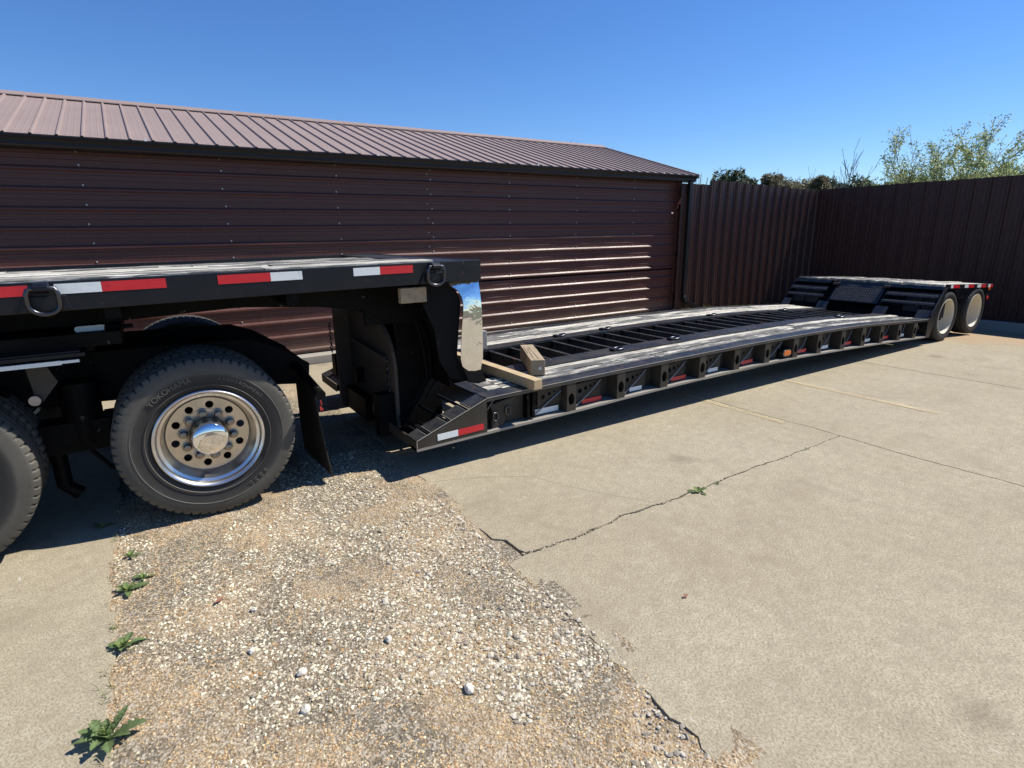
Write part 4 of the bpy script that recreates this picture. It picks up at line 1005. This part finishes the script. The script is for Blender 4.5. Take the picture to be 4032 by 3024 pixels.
# wheel builder --------------------------------------------------------------
def tyre_mesh(R, ri, wid, nblk, name, mat, slot=.012):
    """tyre about y; outer face at y=0, inner face at y=wid"""
    n = nblk * 5; sh = R * .985
    prof = [(.012, ri), (.004, ri + .012), (-.004, ri + .03), (-.006, ri + .045), (-.012, ri + (R - ri) * .42), (-.014, ri + (R - ri) * .55), (-.010, R * .925), (-.003, R * .955), (.010, sh), (.026, R * .997), (.055, R), (.0565, R - .010), (.066, R - .010), (.0675, R),
            (wid / 2 - .006, R * 1.002), (wid / 2 - .005, R - .01), (wid / 2 + .005, R - .01), (wid / 2 + .006, R * 1.002), (wid - .0675, R), (wid - .066, R - .01), (wid - .0565, R - .01), (wid - .055, R), (wid - .026, R * .997), (wid - .010, sh), (wid + .003, R * .955), (wid + .010, R * .925), (wid + .014, ri + (R - ri) * .55), (wid + .004, ri + .03), (wid - .012, ri)]
    L = len(prof)
    def mod(j, k):
        if (6 < j < 11 or L - 12 < j < L - 6) and k % 5 == 0: return -slot if 7 < j < L - 7 else -slot * .5
        return 0
    return MB().lathe(prof, n, mod).mesh(name, M[mat], smooth=.5)
def rim_mesh(name, rf, depth, rin, mat, wid):
    prof = [(.016, rf), (-.002, rf), (-.006, rf - .006), (-.003, rf - .014), (.012, rf - .020), (.030, rf - .024), (.05, rf - .045), (depth * .8, rin + .014), (depth, rin)]
    prof2 = [(depth, rin), (depth + .05, rin + .005), (wid, rf - .02)]
    return MB().lathe(prof + prof2[1:], 72).mesh(name, M[mat], smooth=.6)
ty_small = tyre_mesh(.413, .275, .235, 44, 'tyre', 'tyre_black', .008)
rim_small = MB().lathe([(.02, .292), (-.003, .291), (-.006, .284), (.004, .276), (.03, .268), (.10, .262), (.18, .250), (.20, .235), (.205, .12), (.195, .11), (.19, .0)], 64).mesh('rim', M['cream_rim'], smooth=.6)
for x, yy, flip in ((W1, TY + .012, 0), (W2, TY + .012, 0), (W1, TF - .10, 1), (W2, TF - .10, 1)):
    w = link('wheel', rim_small, tr, (x - 5.5, yy - 5.12, WZ), None, (0, 0, PI if flip else 0))
    link('tyre', ty_small, w, (0, 0, 0))
    inn = link('inner_tyre', ty_small, w, (0, .27, 0))

# ================================================================== TIMBERS ON THE TRAILER
def timber(name, a, b, w, h, zbase, mat, label, cat, bev=.006):
    a = Vector((*a, 0)); b = Vector((*b, 0)); L = (b - a).length; ang = math.atan2((b - a).y, (b - a).x) - PI / 2
    mb = MB(); n = 8
    for i in range(n + 1):
        y = L * i / n; wx = .004 * noise.noise(Vector((y * 3, w * 40, 1)))
        for sx, sz in ((-1, 0), (1, 0), (1, 1), (-1, 1)): mb.v.append((sx * w / 2 + wx, y, sz * h))
    for i in range(n):
        for k in range(4): mb.f.append((i * 4 + k, i * 4 + (k + 1) % 4, (i + 1) * 4 + (k + 1) % 4, (i + 1) * 4 + k))
    mb.f.append((3, 2, 1, 0)); mb.f.append(tuple(n * 4 + k for k in range(4)))
    o = mb.build(name, M[mat], None, (a.x, a.y, zbase), bevel=bev); o.rotation_euler = (0, 0, ang)
    return tag(o, label, cat)
timber('timber_beam', (2.70, 3.755), (2.66, 5.35), .09, .088, .553, 'timber_new', 'long new-looking square timber lying crosswise near the chrome flap', 'timber')
tb = timber('timber_block', (2.965, 4.125), (3.30, 4.80), .135, .148, .563, 'timber_old', 'short thick cracked timber block lying askew on the deck planks', 'timber')
MB().add([(.005, -.0015, .055), (.032, -.0015, .055), (.032, -.0015, .083), (.016, -.0015, .083), (.005, -.0015, .070)], [(0, 1, 2, 3, 4)]).build('paper_tag', M['white_plastic'], tb, (0, 0, 0))
ck_ = MB()
for (x0, y0, x1, y1) in ((-.03, .08, -.02, .55), (.012, .05, .0, .62), (-.045, .3, -.05, .6)):
    ck_.beam((x0, y0, .1478), (x1, y1, .1478), .006, .002)
ck_.build('wood_check', M['rubber_flap'], tb, (0, 0, 0))
wb = MB().box(1.604, 1.815, 3.975, 4.03, 1.348, 1.462).build('wood_block', M['timber_old'], None, (0, 0, 0), bevel=.006)
tag(wb, 'short plank end wedged under the upper deck rail', 'wood block')
gb = MB().box(3.03, 3.225, 5.48, 5.66, .562, .775).build('wood_block', M['timber_grey'], None, (0, 0, 0), bevel=.008)
tag(gb, 'weathered grey wood block standing upright behind the chrome flap', 'wood block')

# ================================================================== TRACTOR
tk = empty('tractor_truck', (-.4, 5.0, 0), 'rear end of a black tractor truck with polished wheels under the trailer neck', 'truck')
WCX, WCZ, WFY = .235, .548, 4.07
ty_big = tyre_mesh(.548, .335, .27, 62, 'tyre', 'tyre_dusty', .013)
def truck_wheel(cx, cy, cz, full=True, flip=False):
    rim = MB().lathe([(.02, .336), (-.006, .335), (-.011, .328), (-.006, .318), (.010, .310), (.024, .306), (.034, .288), (.085, .276), (.125, .262), (.140, .250)], 96).mesh('wheel', M['rim_alu'], smooth=.7)
    w = link('wheel', rim, tk, (cx + .4, cy - 5.0, cz), None, (0, 0, PI if flip else 0))
    link('tyre', ty_big, w, (0, 0, 0)); link('inner_tyre', ty_big, w, (0, .33, 0))
    if not full: return w
    a0 = .16
    holes = [circle(.205 * math.cos(a0 + 2 * PI * k / 10), .205 * math.sin(a0 + 2 * PI * k / 10), .0255, n=20) for k in range(10)]
    link('wheel_disc', plate(circle(0, 0, .254, n=72), holes + [circle(0, 0, .10, n=40)], .128, .150).mesh('wheel_disc', M['disc_alu']), w, (0, 0, 0))
    link('disc_ring', MB().lathe([(.128, .178), (.122, .176), (.121, .125), (.128, .112)], 72).mesh('disc_ring', M['disc_alu'], smooth=.7), w, (0, 0, 0))
    nut = MB().lathe([(.125, .034), (.114, .033), (.112, .0265), (.088, .025), (.076, .021), (.072, .009)], 14, cap1=True).mesh('lug_nut', M['lug_steel'], smooth=.6)
    for k in range(10):
        a = a0 + .28 + 2 * PI * k / 10
        link('lug_nut', nut, w, (.152 * math.cos(a), 0, .152 * math.sin(a)))
    link('hub_barrel', MB().lathe([(.125, .113), (.10, .111), (.03, .109), (.026, .110)], 48).mesh('hub_barrel', M['lug_steel'], smooth=.7), w, (0, 0, 0))
    cp = [(.030, .112), (.008, .112), (.0, .1095)] + [(-.003 - .026 * math.sin(PI / 2 * i / 8), .108 * math.cos(PI / 2 * i / 8) + .0001) for i in range(9)]
    link('hub_cap', MB().lathe(cp, 64).mesh('hub_cap', M['hub_chrome'], smooth=.9), w, (0, 0, 0))
    return w
w1 = truck_wheel(WCX, WFY, WCZ)
truck_wheel(-1.215, WFY, WCZ)
for cx in (WCX + .05, -1.2): truck_wheel(cx, 6.62, WCZ, False, True)
# raised sidewall lettering
def letters(word, size, rad, ang_mid, spread, parent, flip=False):
    mb = MB(); dg = None
    for i, ch in enumerate(word):
        cu = bpy.data.curves.new('t', 'FONT'); cu.body = ch; cu.size = size; cu.align_x = 'CENTER'; cu.extrude = .0012
        ob = bpy.data.objects.new('t', cu); COL.objects.link(ob)
        dg = bpy.context.evaluated_depsgraph_get(); me = bpy.data.meshes.new_from_object(ob.evaluated_get(dg))
        a = ang_mid - (i - (len(word) - 1) / 2) * spread * (-1 if flip else 1)
        ca, sa = math.cos(a - PI / 2), math.sin(a - PI / 2)
        st = len(mb.v)
        for v in me.vertices:
            x, y = (v.co.x, v.co.y) if not flip else (-v.co.x, -v.co.y)
            X = x; Z = rad + y
            mb.v.append((X * ca - Z * sa, -.0168 - v.co.z, X * sa + Z * ca))
        mb.f += [tuple(k + st for k in p.vertices) for p in me.polygons]
        bpy.data.objects.remove(ob); bpy.data.meshes.remove(me); bpy.data.curves.remove(cu)
    o = mb.build('sidewall_lettering', M['tyre_letter'], parent, (0, 0, 0))
    return o
letters('YOKOHAMA', .050, .403, math.radians(118), .088, w1)
letters('ZENVIRONMENT', .030, .408, math.radians(56), .062, w1)
letters('902L', .045, .405, math.radians(-52), .10, w1)
ringm = MB()
for rr__ in (.372, .452): ringm.lathe([(-.0105 if rr__ < .4 else -.0135, rr__ - .002), (-.0145 if rr__ < .4 else -.0165, rr__), (-.0105 if rr__ < .4 else -.0135, rr__ + .002)], 96)
ringm.build('sidewall_ring', M['tyre_letter'], w1, (0, 0, 0), smooth=.9)
# chassis
MB().prism_y([(-3, .90), (.80, .70), (1.04, .672), (1.06, .84), (.80, 1.018), (.62, 1.09), (-3, 1.17)], 4.68, 4.76).build('frame_rail', M['black_frame'], tk, bevel=.006)
MB().prism_y([(-3, .90), (.80, .70), (1.04, .672), (1.06, .84), (.80, 1.018), (.62, 1.09), (-3, 1.17)], 5.54, 5.62).build('frame_rail', M['black_frame'], tk, bevel=.006)
MB().box(.98, 1.05, 4.761, 5.539, .68, .84).build('rear_crossmember', M['black_frame'], tk)
MB().box(-.6, -.35, 4.761, 5.539, .8, 1.1).box(.3, .5, 4.761, 5.539, .75, 1.0).build('crossmember', M['black_frame'], tk)
for cx in (WCX, -1.215):
    MB().tube([(cx, WFY + .16, WCZ), (cx, 6.4, WCZ)], .085, 14).box(cx - .2, cx + .2, 5.0, 5.35, WCZ - .2, WCZ + .2).build('drive_axle', M['black_frame'], tk, smooth=.6)
MB().box(-.95, -.30, 4.45, 4.66, .50, .70).tube([(-.45, 4.55, .55), (-.45, 4.55, .95)], .11, 16).tube([(-.9, 4.55, .55), (-.9, 4.55, .95)], .11, 16).build('suspension', M['black_frame'], tk, smooth=.6)
MB().tube([(-.28, 4.5, .62), (-.2, 4.45, .66), (-.12, 4.5, .6)], .07, 12).box(-.34, -.10, 4.5, 4.62, .52, .72).build('brake_chamber', M['black_frame'], tk, smooth=.6)
MB().tube([(-.62, 4.5, .70), (-.62, 4.5, .28), (-.55, 4.5, .2)], .045, 10).build('shock_absorber', M['black_frame'], tk, smooth=.6)
MB().tube([(-.42, 4.6, .65), (-.45, 4.6, .45), (-.36, 4.62, .30), (-.15, 4.62, .25), (0.05, 4.62, .3)], .016, 8).build('air_hose', M['rubber_flap'], tk, smooth=.8)
dp = MB().box(-3, -.34, 4.12, 4.70, 1.180, 1.20)
for k in range(5): dp.box(-3, -.36 - .012 * k, 4.14 + .1 * k, 4.17 + .1 * k, 1.2005, 1.212)
dp.build('deck_plate', M['black_paint'], tk)
MB().box(-3, -.455, 4.10, 4.1195, 1.144, 1.168).box(-.455, -.37, 4.10, 4.1195, 1.150, 1.166).build('deck_edge_strip', M['tape_white'], tk)
bk_ = MB().prism_y([(-.635, 1.14), (-.54, 1.14), (-.50, 1.03), (-.585, .925), (-.615, .925)], 4.19, 4.20); bk_.build('step_bracket', M['web_dirty'], tk)
MB().lathe([(0, .001), (0, .029), (.006, .031), (.022, .031), (.024, .028), (.04, .028)], 24).build('bracket_pin', M['rod_steel'], tk, (-.62 + .4, 4.155 - 5, .94), smooth=.6)
MB().prism_y(stadium(-.30, 1.315, .16, .036), 4.30, 4.315).build('release_handle', M['tape_white'], tk)
MB().tube([(-.23, 4.31, 1.312), (-.08, 4.31, 1.312)], [.018, .012], 8).build('release_rod', M['black_frame'], tk)
# flap hanger and flap
MB().tube([(.955, 3.985, .748), (.95, 4.3, .79), (.95, 4.68, .84)], .036, 16, cap=False).build('flap_hanger', M['black_frame'], tk, smooth=.8)
MB().tube([(.955, 3.986, .748), (.955, 4.0, .75)], .037, 16).build('hanger_end', M['rubber_flap'], tk, smooth=.8)
mf = MB(); nY, nZ = 8, 12
for side in (0, 1):
    for j in range(nZ + 1):
        for i in range(nY + 1):
            t = j / nZ; u = i / nY; y = 4.215 + .60 * u - (.10 * t * (1 - u) ) ; z = .735 - .67 * t + .05 * u * t * 0
            x = .962 + .028 * t * t + .018 * math.sin(u * 3 + t * 2) * t + side * .010
            mf.v.append((x, y, z))
n_ = (nY + 1) * (nZ + 1)
for j in range(nZ):
    for i in range(nY):
        a = j * (nY + 1) + i; q = (a, a + 1, a + nY + 2, a + nY + 1); mf.f.append(q); mf.f.append(tuple(k + n_ for k in reversed(q)))
for i in range(nY): mf.f.append((i, i + n_, i + 1 + n_, i + 1)); a = nZ * (nY + 1) + i; mf.f.append((a, a + 1, a + 1 + n_, a + n_))
for j in range(nZ): a = j * (nY + 1); b = a + nY + 1; mf.f.append((a, b, b + n_, a + n_)); a += nY; b += nY; mf.f.append((a, a + n_, b + n_, b))
mf.build('mud_flap', M['mud_rubber'], tk, smooth=.6)
MB().tube([(.965, 4.06, .715), (.968, 4.055, .68), (.97, 4.05, .655)], .003, 5).prism_y([(.955, .655), (.985, .62), (.972, .63), (.978, .600), (.965, .625), (.957, .61)], 4.045, 4.05).build('red_ribbon', M['red_ribbon'], tk)

# ================================================================== PLANTS
def foliage_obj(name, V, F, C, mat='foliage', parent=None, loc=None, kind=None):
    me = bpy.data.meshes.new(name); me.from_pydata(V, [], F); me.materials.append(M[mat])
    at = me.color_attributes.new('tint', 'FLOAT_COLOR', 'POINT'); at.data.foreach_set('color', [c for col in C for c in (*col, 1.0)])
    return link(name, me, parent, loc, kind)
def leaf_geo(L, W, ang, lift, droop, lobes, col, r, base=(0, 0, 0)):
    V = []; F = []; C = []; n = 13 if lobes else 7
    ca, sa = math.cos(ang), math.sin(ang); tw = r.uniform(-.25, .25)
    for i in range(n + 1):
        t = i / n; w = W * math.sin(PI * min(t * .93 + .05, 1)) ** .75 * (.55 + .75 * t if t < .7 else 1.07 - 1.2 * (t - .7))
        if lobes: w *= (1.0 if i % 2 else .55)
        if i == n: w = .0008
        d = L * t; h = L * (math.sin(lift) * t - droop * t * t); rr = d * math.cos(lift)
        back = (-.10 * L * (i % 2)) if lobes else 0
        for s_ in (-1, 0, 1):
            rx = rr + (0 if s_ == 0 else back * .5); lat = s_ * w; hh = h + abs(s_) * w * .28 + s_ * tw * w
            V.append((base[0] + rx * ca - lat * sa, base[1] + rx * sa + lat * ca, max(base[2] + hh, .002)))
            k = r.uniform(.85, 1.15); C.append(tuple(c * k * (1.25 if s_ == 0 else 1) for c in col))
    for i in range(n):
        a = i * 3; F += [(a, a + 1, a + 4, a + 3), (a + 1, a + 2, a + 5, a + 4)]
    return V, F, C
def weed(x, y, z, size, nl, label, seed, lobes=True, single=True, W=.24, lift=.7):
    r = random.Random(seed); rt = empty('weed', (x, y, z), label, 'weed')
    VV = []; FF = []; CC = []
    for k in range(nl):
        a = k * 2.4 + r.uniform(-.3, .3); inner = k / nl
        L = size * (1 - .55 * inner) * r.uniform(.8, 1.1); li = min(lift * (.55 + 1.3 * inner), 1.4) + r.uniform(-.1, .1)
        col = sc3((.135, .19, .075) if inner < .6 else (.20, .27, .08), r.uniform(.8, 1.2))
        V, F, C = leaf_geo(L, L * W * r.uniform(.8, 1.15), a, li, .35 * r.uniform(.6, 1.3), lobes, col, r)
        if single: foliage_obj('leaf', V, F, C, parent=rt)
        else:
            b = len(VV); VV += V; CC += C; FF += [tuple(i + b for i in f) for f in F]
    if not single: foliage_obj('foliage', VV, FF, CC, parent=rt)
    return rt
weed(-.372, 2.30, -.004, .168, 24, 'largest dark green thistle-like weed in the bottom left corner', 1, W=.17, lift=1.0)
weed(-.31, 3.38, 0, .100, 12, 'leafy green weed with two crowns on the left joint', 2, single=True, W=.26)
weed(-.24, 3.47, 0, .075, 9, 'small upright weed close behind the two-crowned weed', 3, single=False)
weed(-.30, 3.78, 0, .075, 9, 'small weed with narrow leaves just outside the truck shadow', 4, single=False)
weed(-.325, 2.87, 0, .105, 13, 'bright green lobed weed midway along the left joint', 5, W=.26)
weed(-.462, 4.30, .002, .085, 5, 'weed with broad leaves in the shadow beside the tyre', 6, lobes=False, single=False, W=.22, lift=.7)
weed(-.37, 3.05, 0, .028, 5, 'tiny weed sprout between pebbles on the left joint', 7, single=False)
weed(3.185, 2.425, -.01, .115, 9, 'low broad-leaved weed growing from the long crack', 8, lobes=False, single=True, W=.22, lift=.6)
weed(3.41, 2.43, -.01, .055, 12, 'small bushy green tuft in the crack right of the broad weed', 9, single=False)
weed(2.90, 2.47, -.01, .035, 6, 'tiny weed tuft at the meeting of the two cracks', 10, single=False)
weed(4.62, 2.44, -.01, .045, 7, 'small weed near the far end of the long crack', 11, single=False)
r = random.Random(15); V = []; F = []; C = []
for k in range(260):
    y = 2.0 + r.random() * 2.2
    if noise.noise(Vector((y * 4, 9, 0))) < .05: continue
    x = -.375 + r.gauss(0, .018); h = r.uniform(.012, .05); a = r.uniform(0, 2 * PI); b = len(V); dx, dy = math.cos(a), math.sin(a); w = .0022
    V += [(x - dy * w, y + dx * w, 0), (x + dy * w, y - dx * w, 0), (x + dx * h * .8, y + dy * h * .8, h * .7)]
    F.append((b, b + 1, b + 2)); C += [sc3((.36, .29, .15) if r.random() < .7 else (.14, .19, .06), r.uniform(.7, 1.2))] * 3
tag(foliage_obj('dry_grass', V, F, C, kind='stuff'), 'dry grass blades caught in the joint by the weeds', 'grass')
# grass along the foot of the wall
r = random.Random(5); V = []; F = []; C = []
for k in range(2600):
    if r.random() < .75: x = 5.2 + (r.random() ** .6) * 5.0; y = 8.50 - r.random() * .05
    else: x = 10.0 + r.random() * 4.0; y = 8.53 - r.random() * .10
    if noise.noise(Vector((x * 1.6, 3, 0))) < -.12 and r.random() < .8: continue
    h = r.uniform(.05, .17) * (1.3 if noise.noise(Vector((x * 3, 7, 0))) > .2 else .8); a = r.uniform(0, 2 * PI); b = len(V); dx, dy = math.cos(a), math.sin(a); w = .004
    z0 = dip(x) + (.0 if x < 10 else 0)
    y = y - .02
    V += [(x - dy * w, y + dx * w, z0), (x + dy * w, y - dx * w, z0), (x + dx * h * .25 + dy * w * .7, y + dy * h * .25, z0 + h * .6), (x + dx * h * .6, y + dy * h * .5, z0 + h)]
    F += [(b, b + 1, b + 2), (b, b + 2, b + 3)]; col = sc3((.10, .15, .035) if r.random() < .7 else (.28, .24, .08), r.uniform(.7, 1.3)); C += [col] * 4
tag(foliage_obj('grass_tufts', V, F, C, kind='stuff'), 'ragged green grass growing along the foot of the shed and fence', 'grass')

# ------------------------------------------------------------------ trees beyond the fence
def limb(mb, p, d, L, r0, depth, rng, tips, spread, updraft, nseg=4, mind=0, rmin=.013):
    pts = [p]; rad = [r0]; q = p.copy(); dd = d.normalized()
    for i in range(nseg):
        dd = (dd + Vector((rng.uniform(-1, 1), rng.uniform(-1, 1), rng.uniform(-.6, .8) + updraft)) * .13).normalized()
        q = q + dd * (L / nseg); pts.append(q.copy()); rad.append(max(r0 * (1 - .62 * (i + 1) / nseg), rmin))
    mb.tube(pts, rad, 5, cap=False)
    if depth <= mind: tips += [(pt.copy(), dd.copy()) for pt in pts[1:]]
    if depth == 0: return
    for k in range(rng.randint(2, 3) + (1 if depth > 1 else 0)):
        i = rng.randint(1, nseg); t = pts[i]
        ax = Vector((rng.uniform(-1, 1), rng.uniform(-1, 1), rng.uniform(-.5, .5))).normalized()
        nd = (dd + ax * spread * rng.uniform(.6, 1.2)).normalized()
        limb(mb, t, nd, L * rng.uniform(.5, .72), rad[i] * .72, depth - 1, rng, tips, spread, updraft, nseg, mind, rmin)
def leaf_cloud(tips, n, size, rad, cols, rng):
    V = []; F = []; C = []
    for k in range(n):
        p, d = rng.choice(tips); c = p + Vector((rng.gauss(0, rad), rng.gauss(0, rad), rng.gauss(0, rad)))
        a = Vector((rng.uniform(-1, 1), rng.uniform(-1, 1), rng.uniform(-1, 1))).normalized(); b = a.orthogonal().normalized(); s_ = size * rng.uniform(.6, 1.3); st = len(V)
        V += [tuple(c - a * s_), tuple(c + b * s_ * .6), tuple(c + a * s_), tuple(c - b * s_ * .6)]; F.append((st, st + 1, st + 2, st + 3)); col = rng.choice(cols); m_ = rng.uniform(.75, 1.25); C += [tuple(x * m_ for x in col)] * 4
    return V, F, C
def spring_tree(x, y, H, label, seed, stems=7, leaves=2600, spread=.55, lean=0.0, width=.75, cols=((.42, .47, .19), (.50, .53, .24), (.32, .38, .14)), name='spring_tree', bark='bark', depth=3, lsize=.10, group=None, wide=1.0, fan=None, rmin=.013):
    rng = random.Random(seed); t = empty(name, (x, y, -.3), label, 'tree', group); mb = MB(); tips = []
    for k in range(stems):
        a = 2 * PI * k / stems + rng.uniform(-.3, .3); tilt = width * rng.uniform(.35, 1.0)
        d = Vector((math.cos(a) * tilt + lean, math.sin(a) * tilt * wide, 1)).normalized()
        if fan:
            q_ = fan[0] + (fan[1] - fan[0]) * (k + rng.uniform(.2, .8)) / stems; e_ = rng.uniform(-.3, .3)
            d = Vector((.36 * q_ + .93 * e_, -.93 * q_ + .36 * e_, 1)).normalized()
        limb(mb, Vector((x + .15 * math.cos(a), y + .15 * math.sin(a), -.35)), d, H * rng.uniform(.5, .7) * (1 if leaves else 1.25), H * (.013 if leaves else .019), depth, rng, tips, spread, .10, 5, 0 if leaves else 1, rmin)
    mz = max(v[2] for v in mb.v); k_ = (H + .35) / (mz + .35); sc_ = lambda v: (x + (v[0] - x) * k_, y + (v[1] - y) * k_, -.35 + (v[2] + .35) * k_)
    mb.v = [sc_(v) for v in mb.v]; tips = [(Vector(sc_(p)), d_) for p, d_ in tips]
    mb.build('branches', M[bark], t)
    if leaves:
        V, F, C = leaf_cloud(tips, leaves, lsize, .13, cols, rng); foliage_obj('crown', [(v[0] - x, v[1] - y, v[2] + .3) for v in V], F, C, parent=t)
    return t
def pine(x, y, H, R, label, seed, cols, group=None, name='pine_tree', n=1500, clumps=16, lsize=.17):
    rng = random.Random(seed); t = empty(name, (x, y, -.3), label, 'tree', group)
    tm = MB(); tm.tube([(x, y, -.4), (x + rng.uniform(-.1, .1), y, H * .5), (x, y, H * .92)], [.17, .13, .04], 7)
    cl = []
    V3 = R * 1.05; cz = H - V3
    for k in range(clumps):
        v = Vector((rng.gauss(0, 1), rng.gauss(0, 1), rng.gauss(.25, .8))).normalized() * rng.uniform(.45, .82)
        c = Vector((x + v.x * R, y + v.y * R, cz + v.z * V3 * rng.uniform(.75, 1.0))); cl.append((c, R * rng.uniform(.22, .36))); f = .8
        tm.tube([(x, y, H * f * .9), tuple(c)], [.05, .02], 4, cap=False)
    tm.build('trunk', M['bark'], t); V = []; F = []; C = []
    for k in range(n):
        c, rc = rng.choice(cl); v = Vector((rng.gauss(0, 1), rng.gauss(0, 1), rng.gauss(0, .75))).normalized() * rc * rng.uniform(.55, 1.0) ** .5
        p = c + v; a = (v.normalized() + Vector((rng.uniform(-.8, .8), rng.uniform(-.8, .8), rng.uniform(-.3, .9)))).normalized(); b = a.orthogonal().normalized(); s_ = lsize * rng.uniform(.6, 1.3); st = len(V)
        V += [tuple(p - a * s_ * .3 - b * s_ * .4), tuple(p - a * s_ * .3 + b * s_ * .4), tuple(p + a * s_ + b * s_ * .25), tuple(p + a * s_ - b * s_ * .25)]; F.append((st, st + 1, st + 2, st + 3)); m_ = rng.uniform(.7, 1.3); col = rng.choice(cols); C += [tuple(q * m_ for q in col)] * 4
    mz = max(v[2] for v in V); dz = H - mz
    foliage_obj('crown', [(v[0] - x, v[1] - y, v[2] + dz + .3) for v in V], F, C, parent=t)
def at_px(px, py, D):
    """ground point and height for a bearing read off the photograph, at D metres"""
    u = (px * 1.82278 - 2016) / 2215.0; w = -(py * 1.82278 - 1512) / 2215.0
    d = _r3 * u + _u3 * w + _f2; k = D / math.hypot(d.x, d.y); return d.x * k, d.y * k, CAM_H + d.z * k
DK = ((.045, .075, .035), (.060, .095, .040), (.080, .115, .050)); OL = ((.24, .215, .125), (.19, .195, .10), (.30, .26, .16)); YG = ((.17, .20, .06), (.22, .25, .075), (.11, .15, .045))
trees = [  # px, py(top), distance, radius, palette, label
    (1580, 371, 58, 1.35, DK, 'rounded dark pine alone just right of the shed roof'),
    (1618, 388, 62, .8, DK, 'small dark pine low between the lone pine and olive trees'),
    (1645, 402, 60, .9, OL, 'low olive shrubby tree at the left end of the olive group'),
    (1668, 381, 62, 1.1, OL, 'olive brown evergreen left of the olive group centre'),
    (1700, 377, 61, 1.5, OL, 'broadest olive brown evergreen in the group left of the bare tree'),
    (1740, 380, 63, 1.3, OL, 'olive brown evergreen right of the olive group centre'),
    (1775, 384, 60, 1.0, OL, 'olive evergreen nearest the foot of the tall bare tree'),
    (1800, 379, 66, 1.0, DK, 'dark pine directly behind the tall bare tree'),
    (1858, 384, 60, 1.2, DK, 'dark pine right of the tall bare tree'),
    (1893, 385, 58, 1.1, DK, 'dark pine second right of the tall bare tree'),
    (1925, 380, 57, 1.1, YG, 'mossy green bush tree under the left of the leafy tree'),
    (1975, 372, 56, 1.6, YG, 'yellowish green rounded tree under the leafy spring tree'),
    (2040, 374, 55, 1.5, YG, 'green rounded tree under the right of the leafy spring tree'),
    (2100, 385, 54, 1.2, YG, 'low green tree between the two leafy spring trees'),
    (2180, 350, 52, 1.6, YG, 'pale green bushy tree near the right edge of the view')]
for i, (px, py, D, R, cols, lb) in enumerate(trees):
    x, y, H = at_px(px, py, D); pine(x, y, H + (.5 if i == 0 else (-.15, .3, .05, .45, -.05)[i % 5]), R * (1.3 if R > 1.2 else 1.1), lb, 40 + i, cols, 'trees beyond the fence', 'pine_tree' if cols is DK else 'evergreen_tree', 3200 if R > 1.2 else 2200, 26)
x, y, H = at_px(2030, 262, 47); spring_tree(x, y, H + .5, 'large fan-shaped spring tree with sparse pale green leaves', 11, 13, 14000, .5, 0, 1, lsize=.082, fan=(-.55, 1.4), depth=3, group='trees beyond the fence')
x, y, H = at_px(2185, 276, 44); spring_tree(x, y, H + .3, 'half-seen spring tree cut by the right edge of the view', 17, 8, 7500, .5, 0, 1, lsize=.082, fan=(-.5, 1.1), group='trees beyond the fence')
def bare_tree(px, py, D, label, seed, stems=2, depth=3, width=.22, name='bare_tree'):
    x, y, H = at_px(px, py, D); spring_tree(x, y, H * 1.0, label, seed, stems, 0, .32, 0, width, name=name, bark='bark_pale', depth=depth, group='trees beyond the fence', rmin=.022)
bare_tree(1822, 300, 52, 'tall leafless forked tree standing above the fence corner', 23, 2, 3, .16)
bare_tree(1508, 372, 60, 'faint leafless treetop beside the shed roof end', 29, 2, 3)
bare_tree(1690, 360, 66, 'leafless twiggy tree behind the left of the olive group', 31, 3, 3)
bare_tree(1745, 360, 68, 'leafless twiggy tree behind the right of the olive group', 37, 3, 3)
x, y, H = at_px(1545, 366, 61); spring_tree(x, y, H, 'thin pale budding tree left of the lone dark pine', 41, 3, 500, .5, 0, .25, lsize=.10, group='trees beyond the fence')
x, y, H = at_px(1290, 309, 46); spring_tree(x, y, H, 'tip of a leafy tree just showing above the shed ridge', 43, 3, 700, .5, 0, .2, lsize=.12, group='trees beyond the fence')
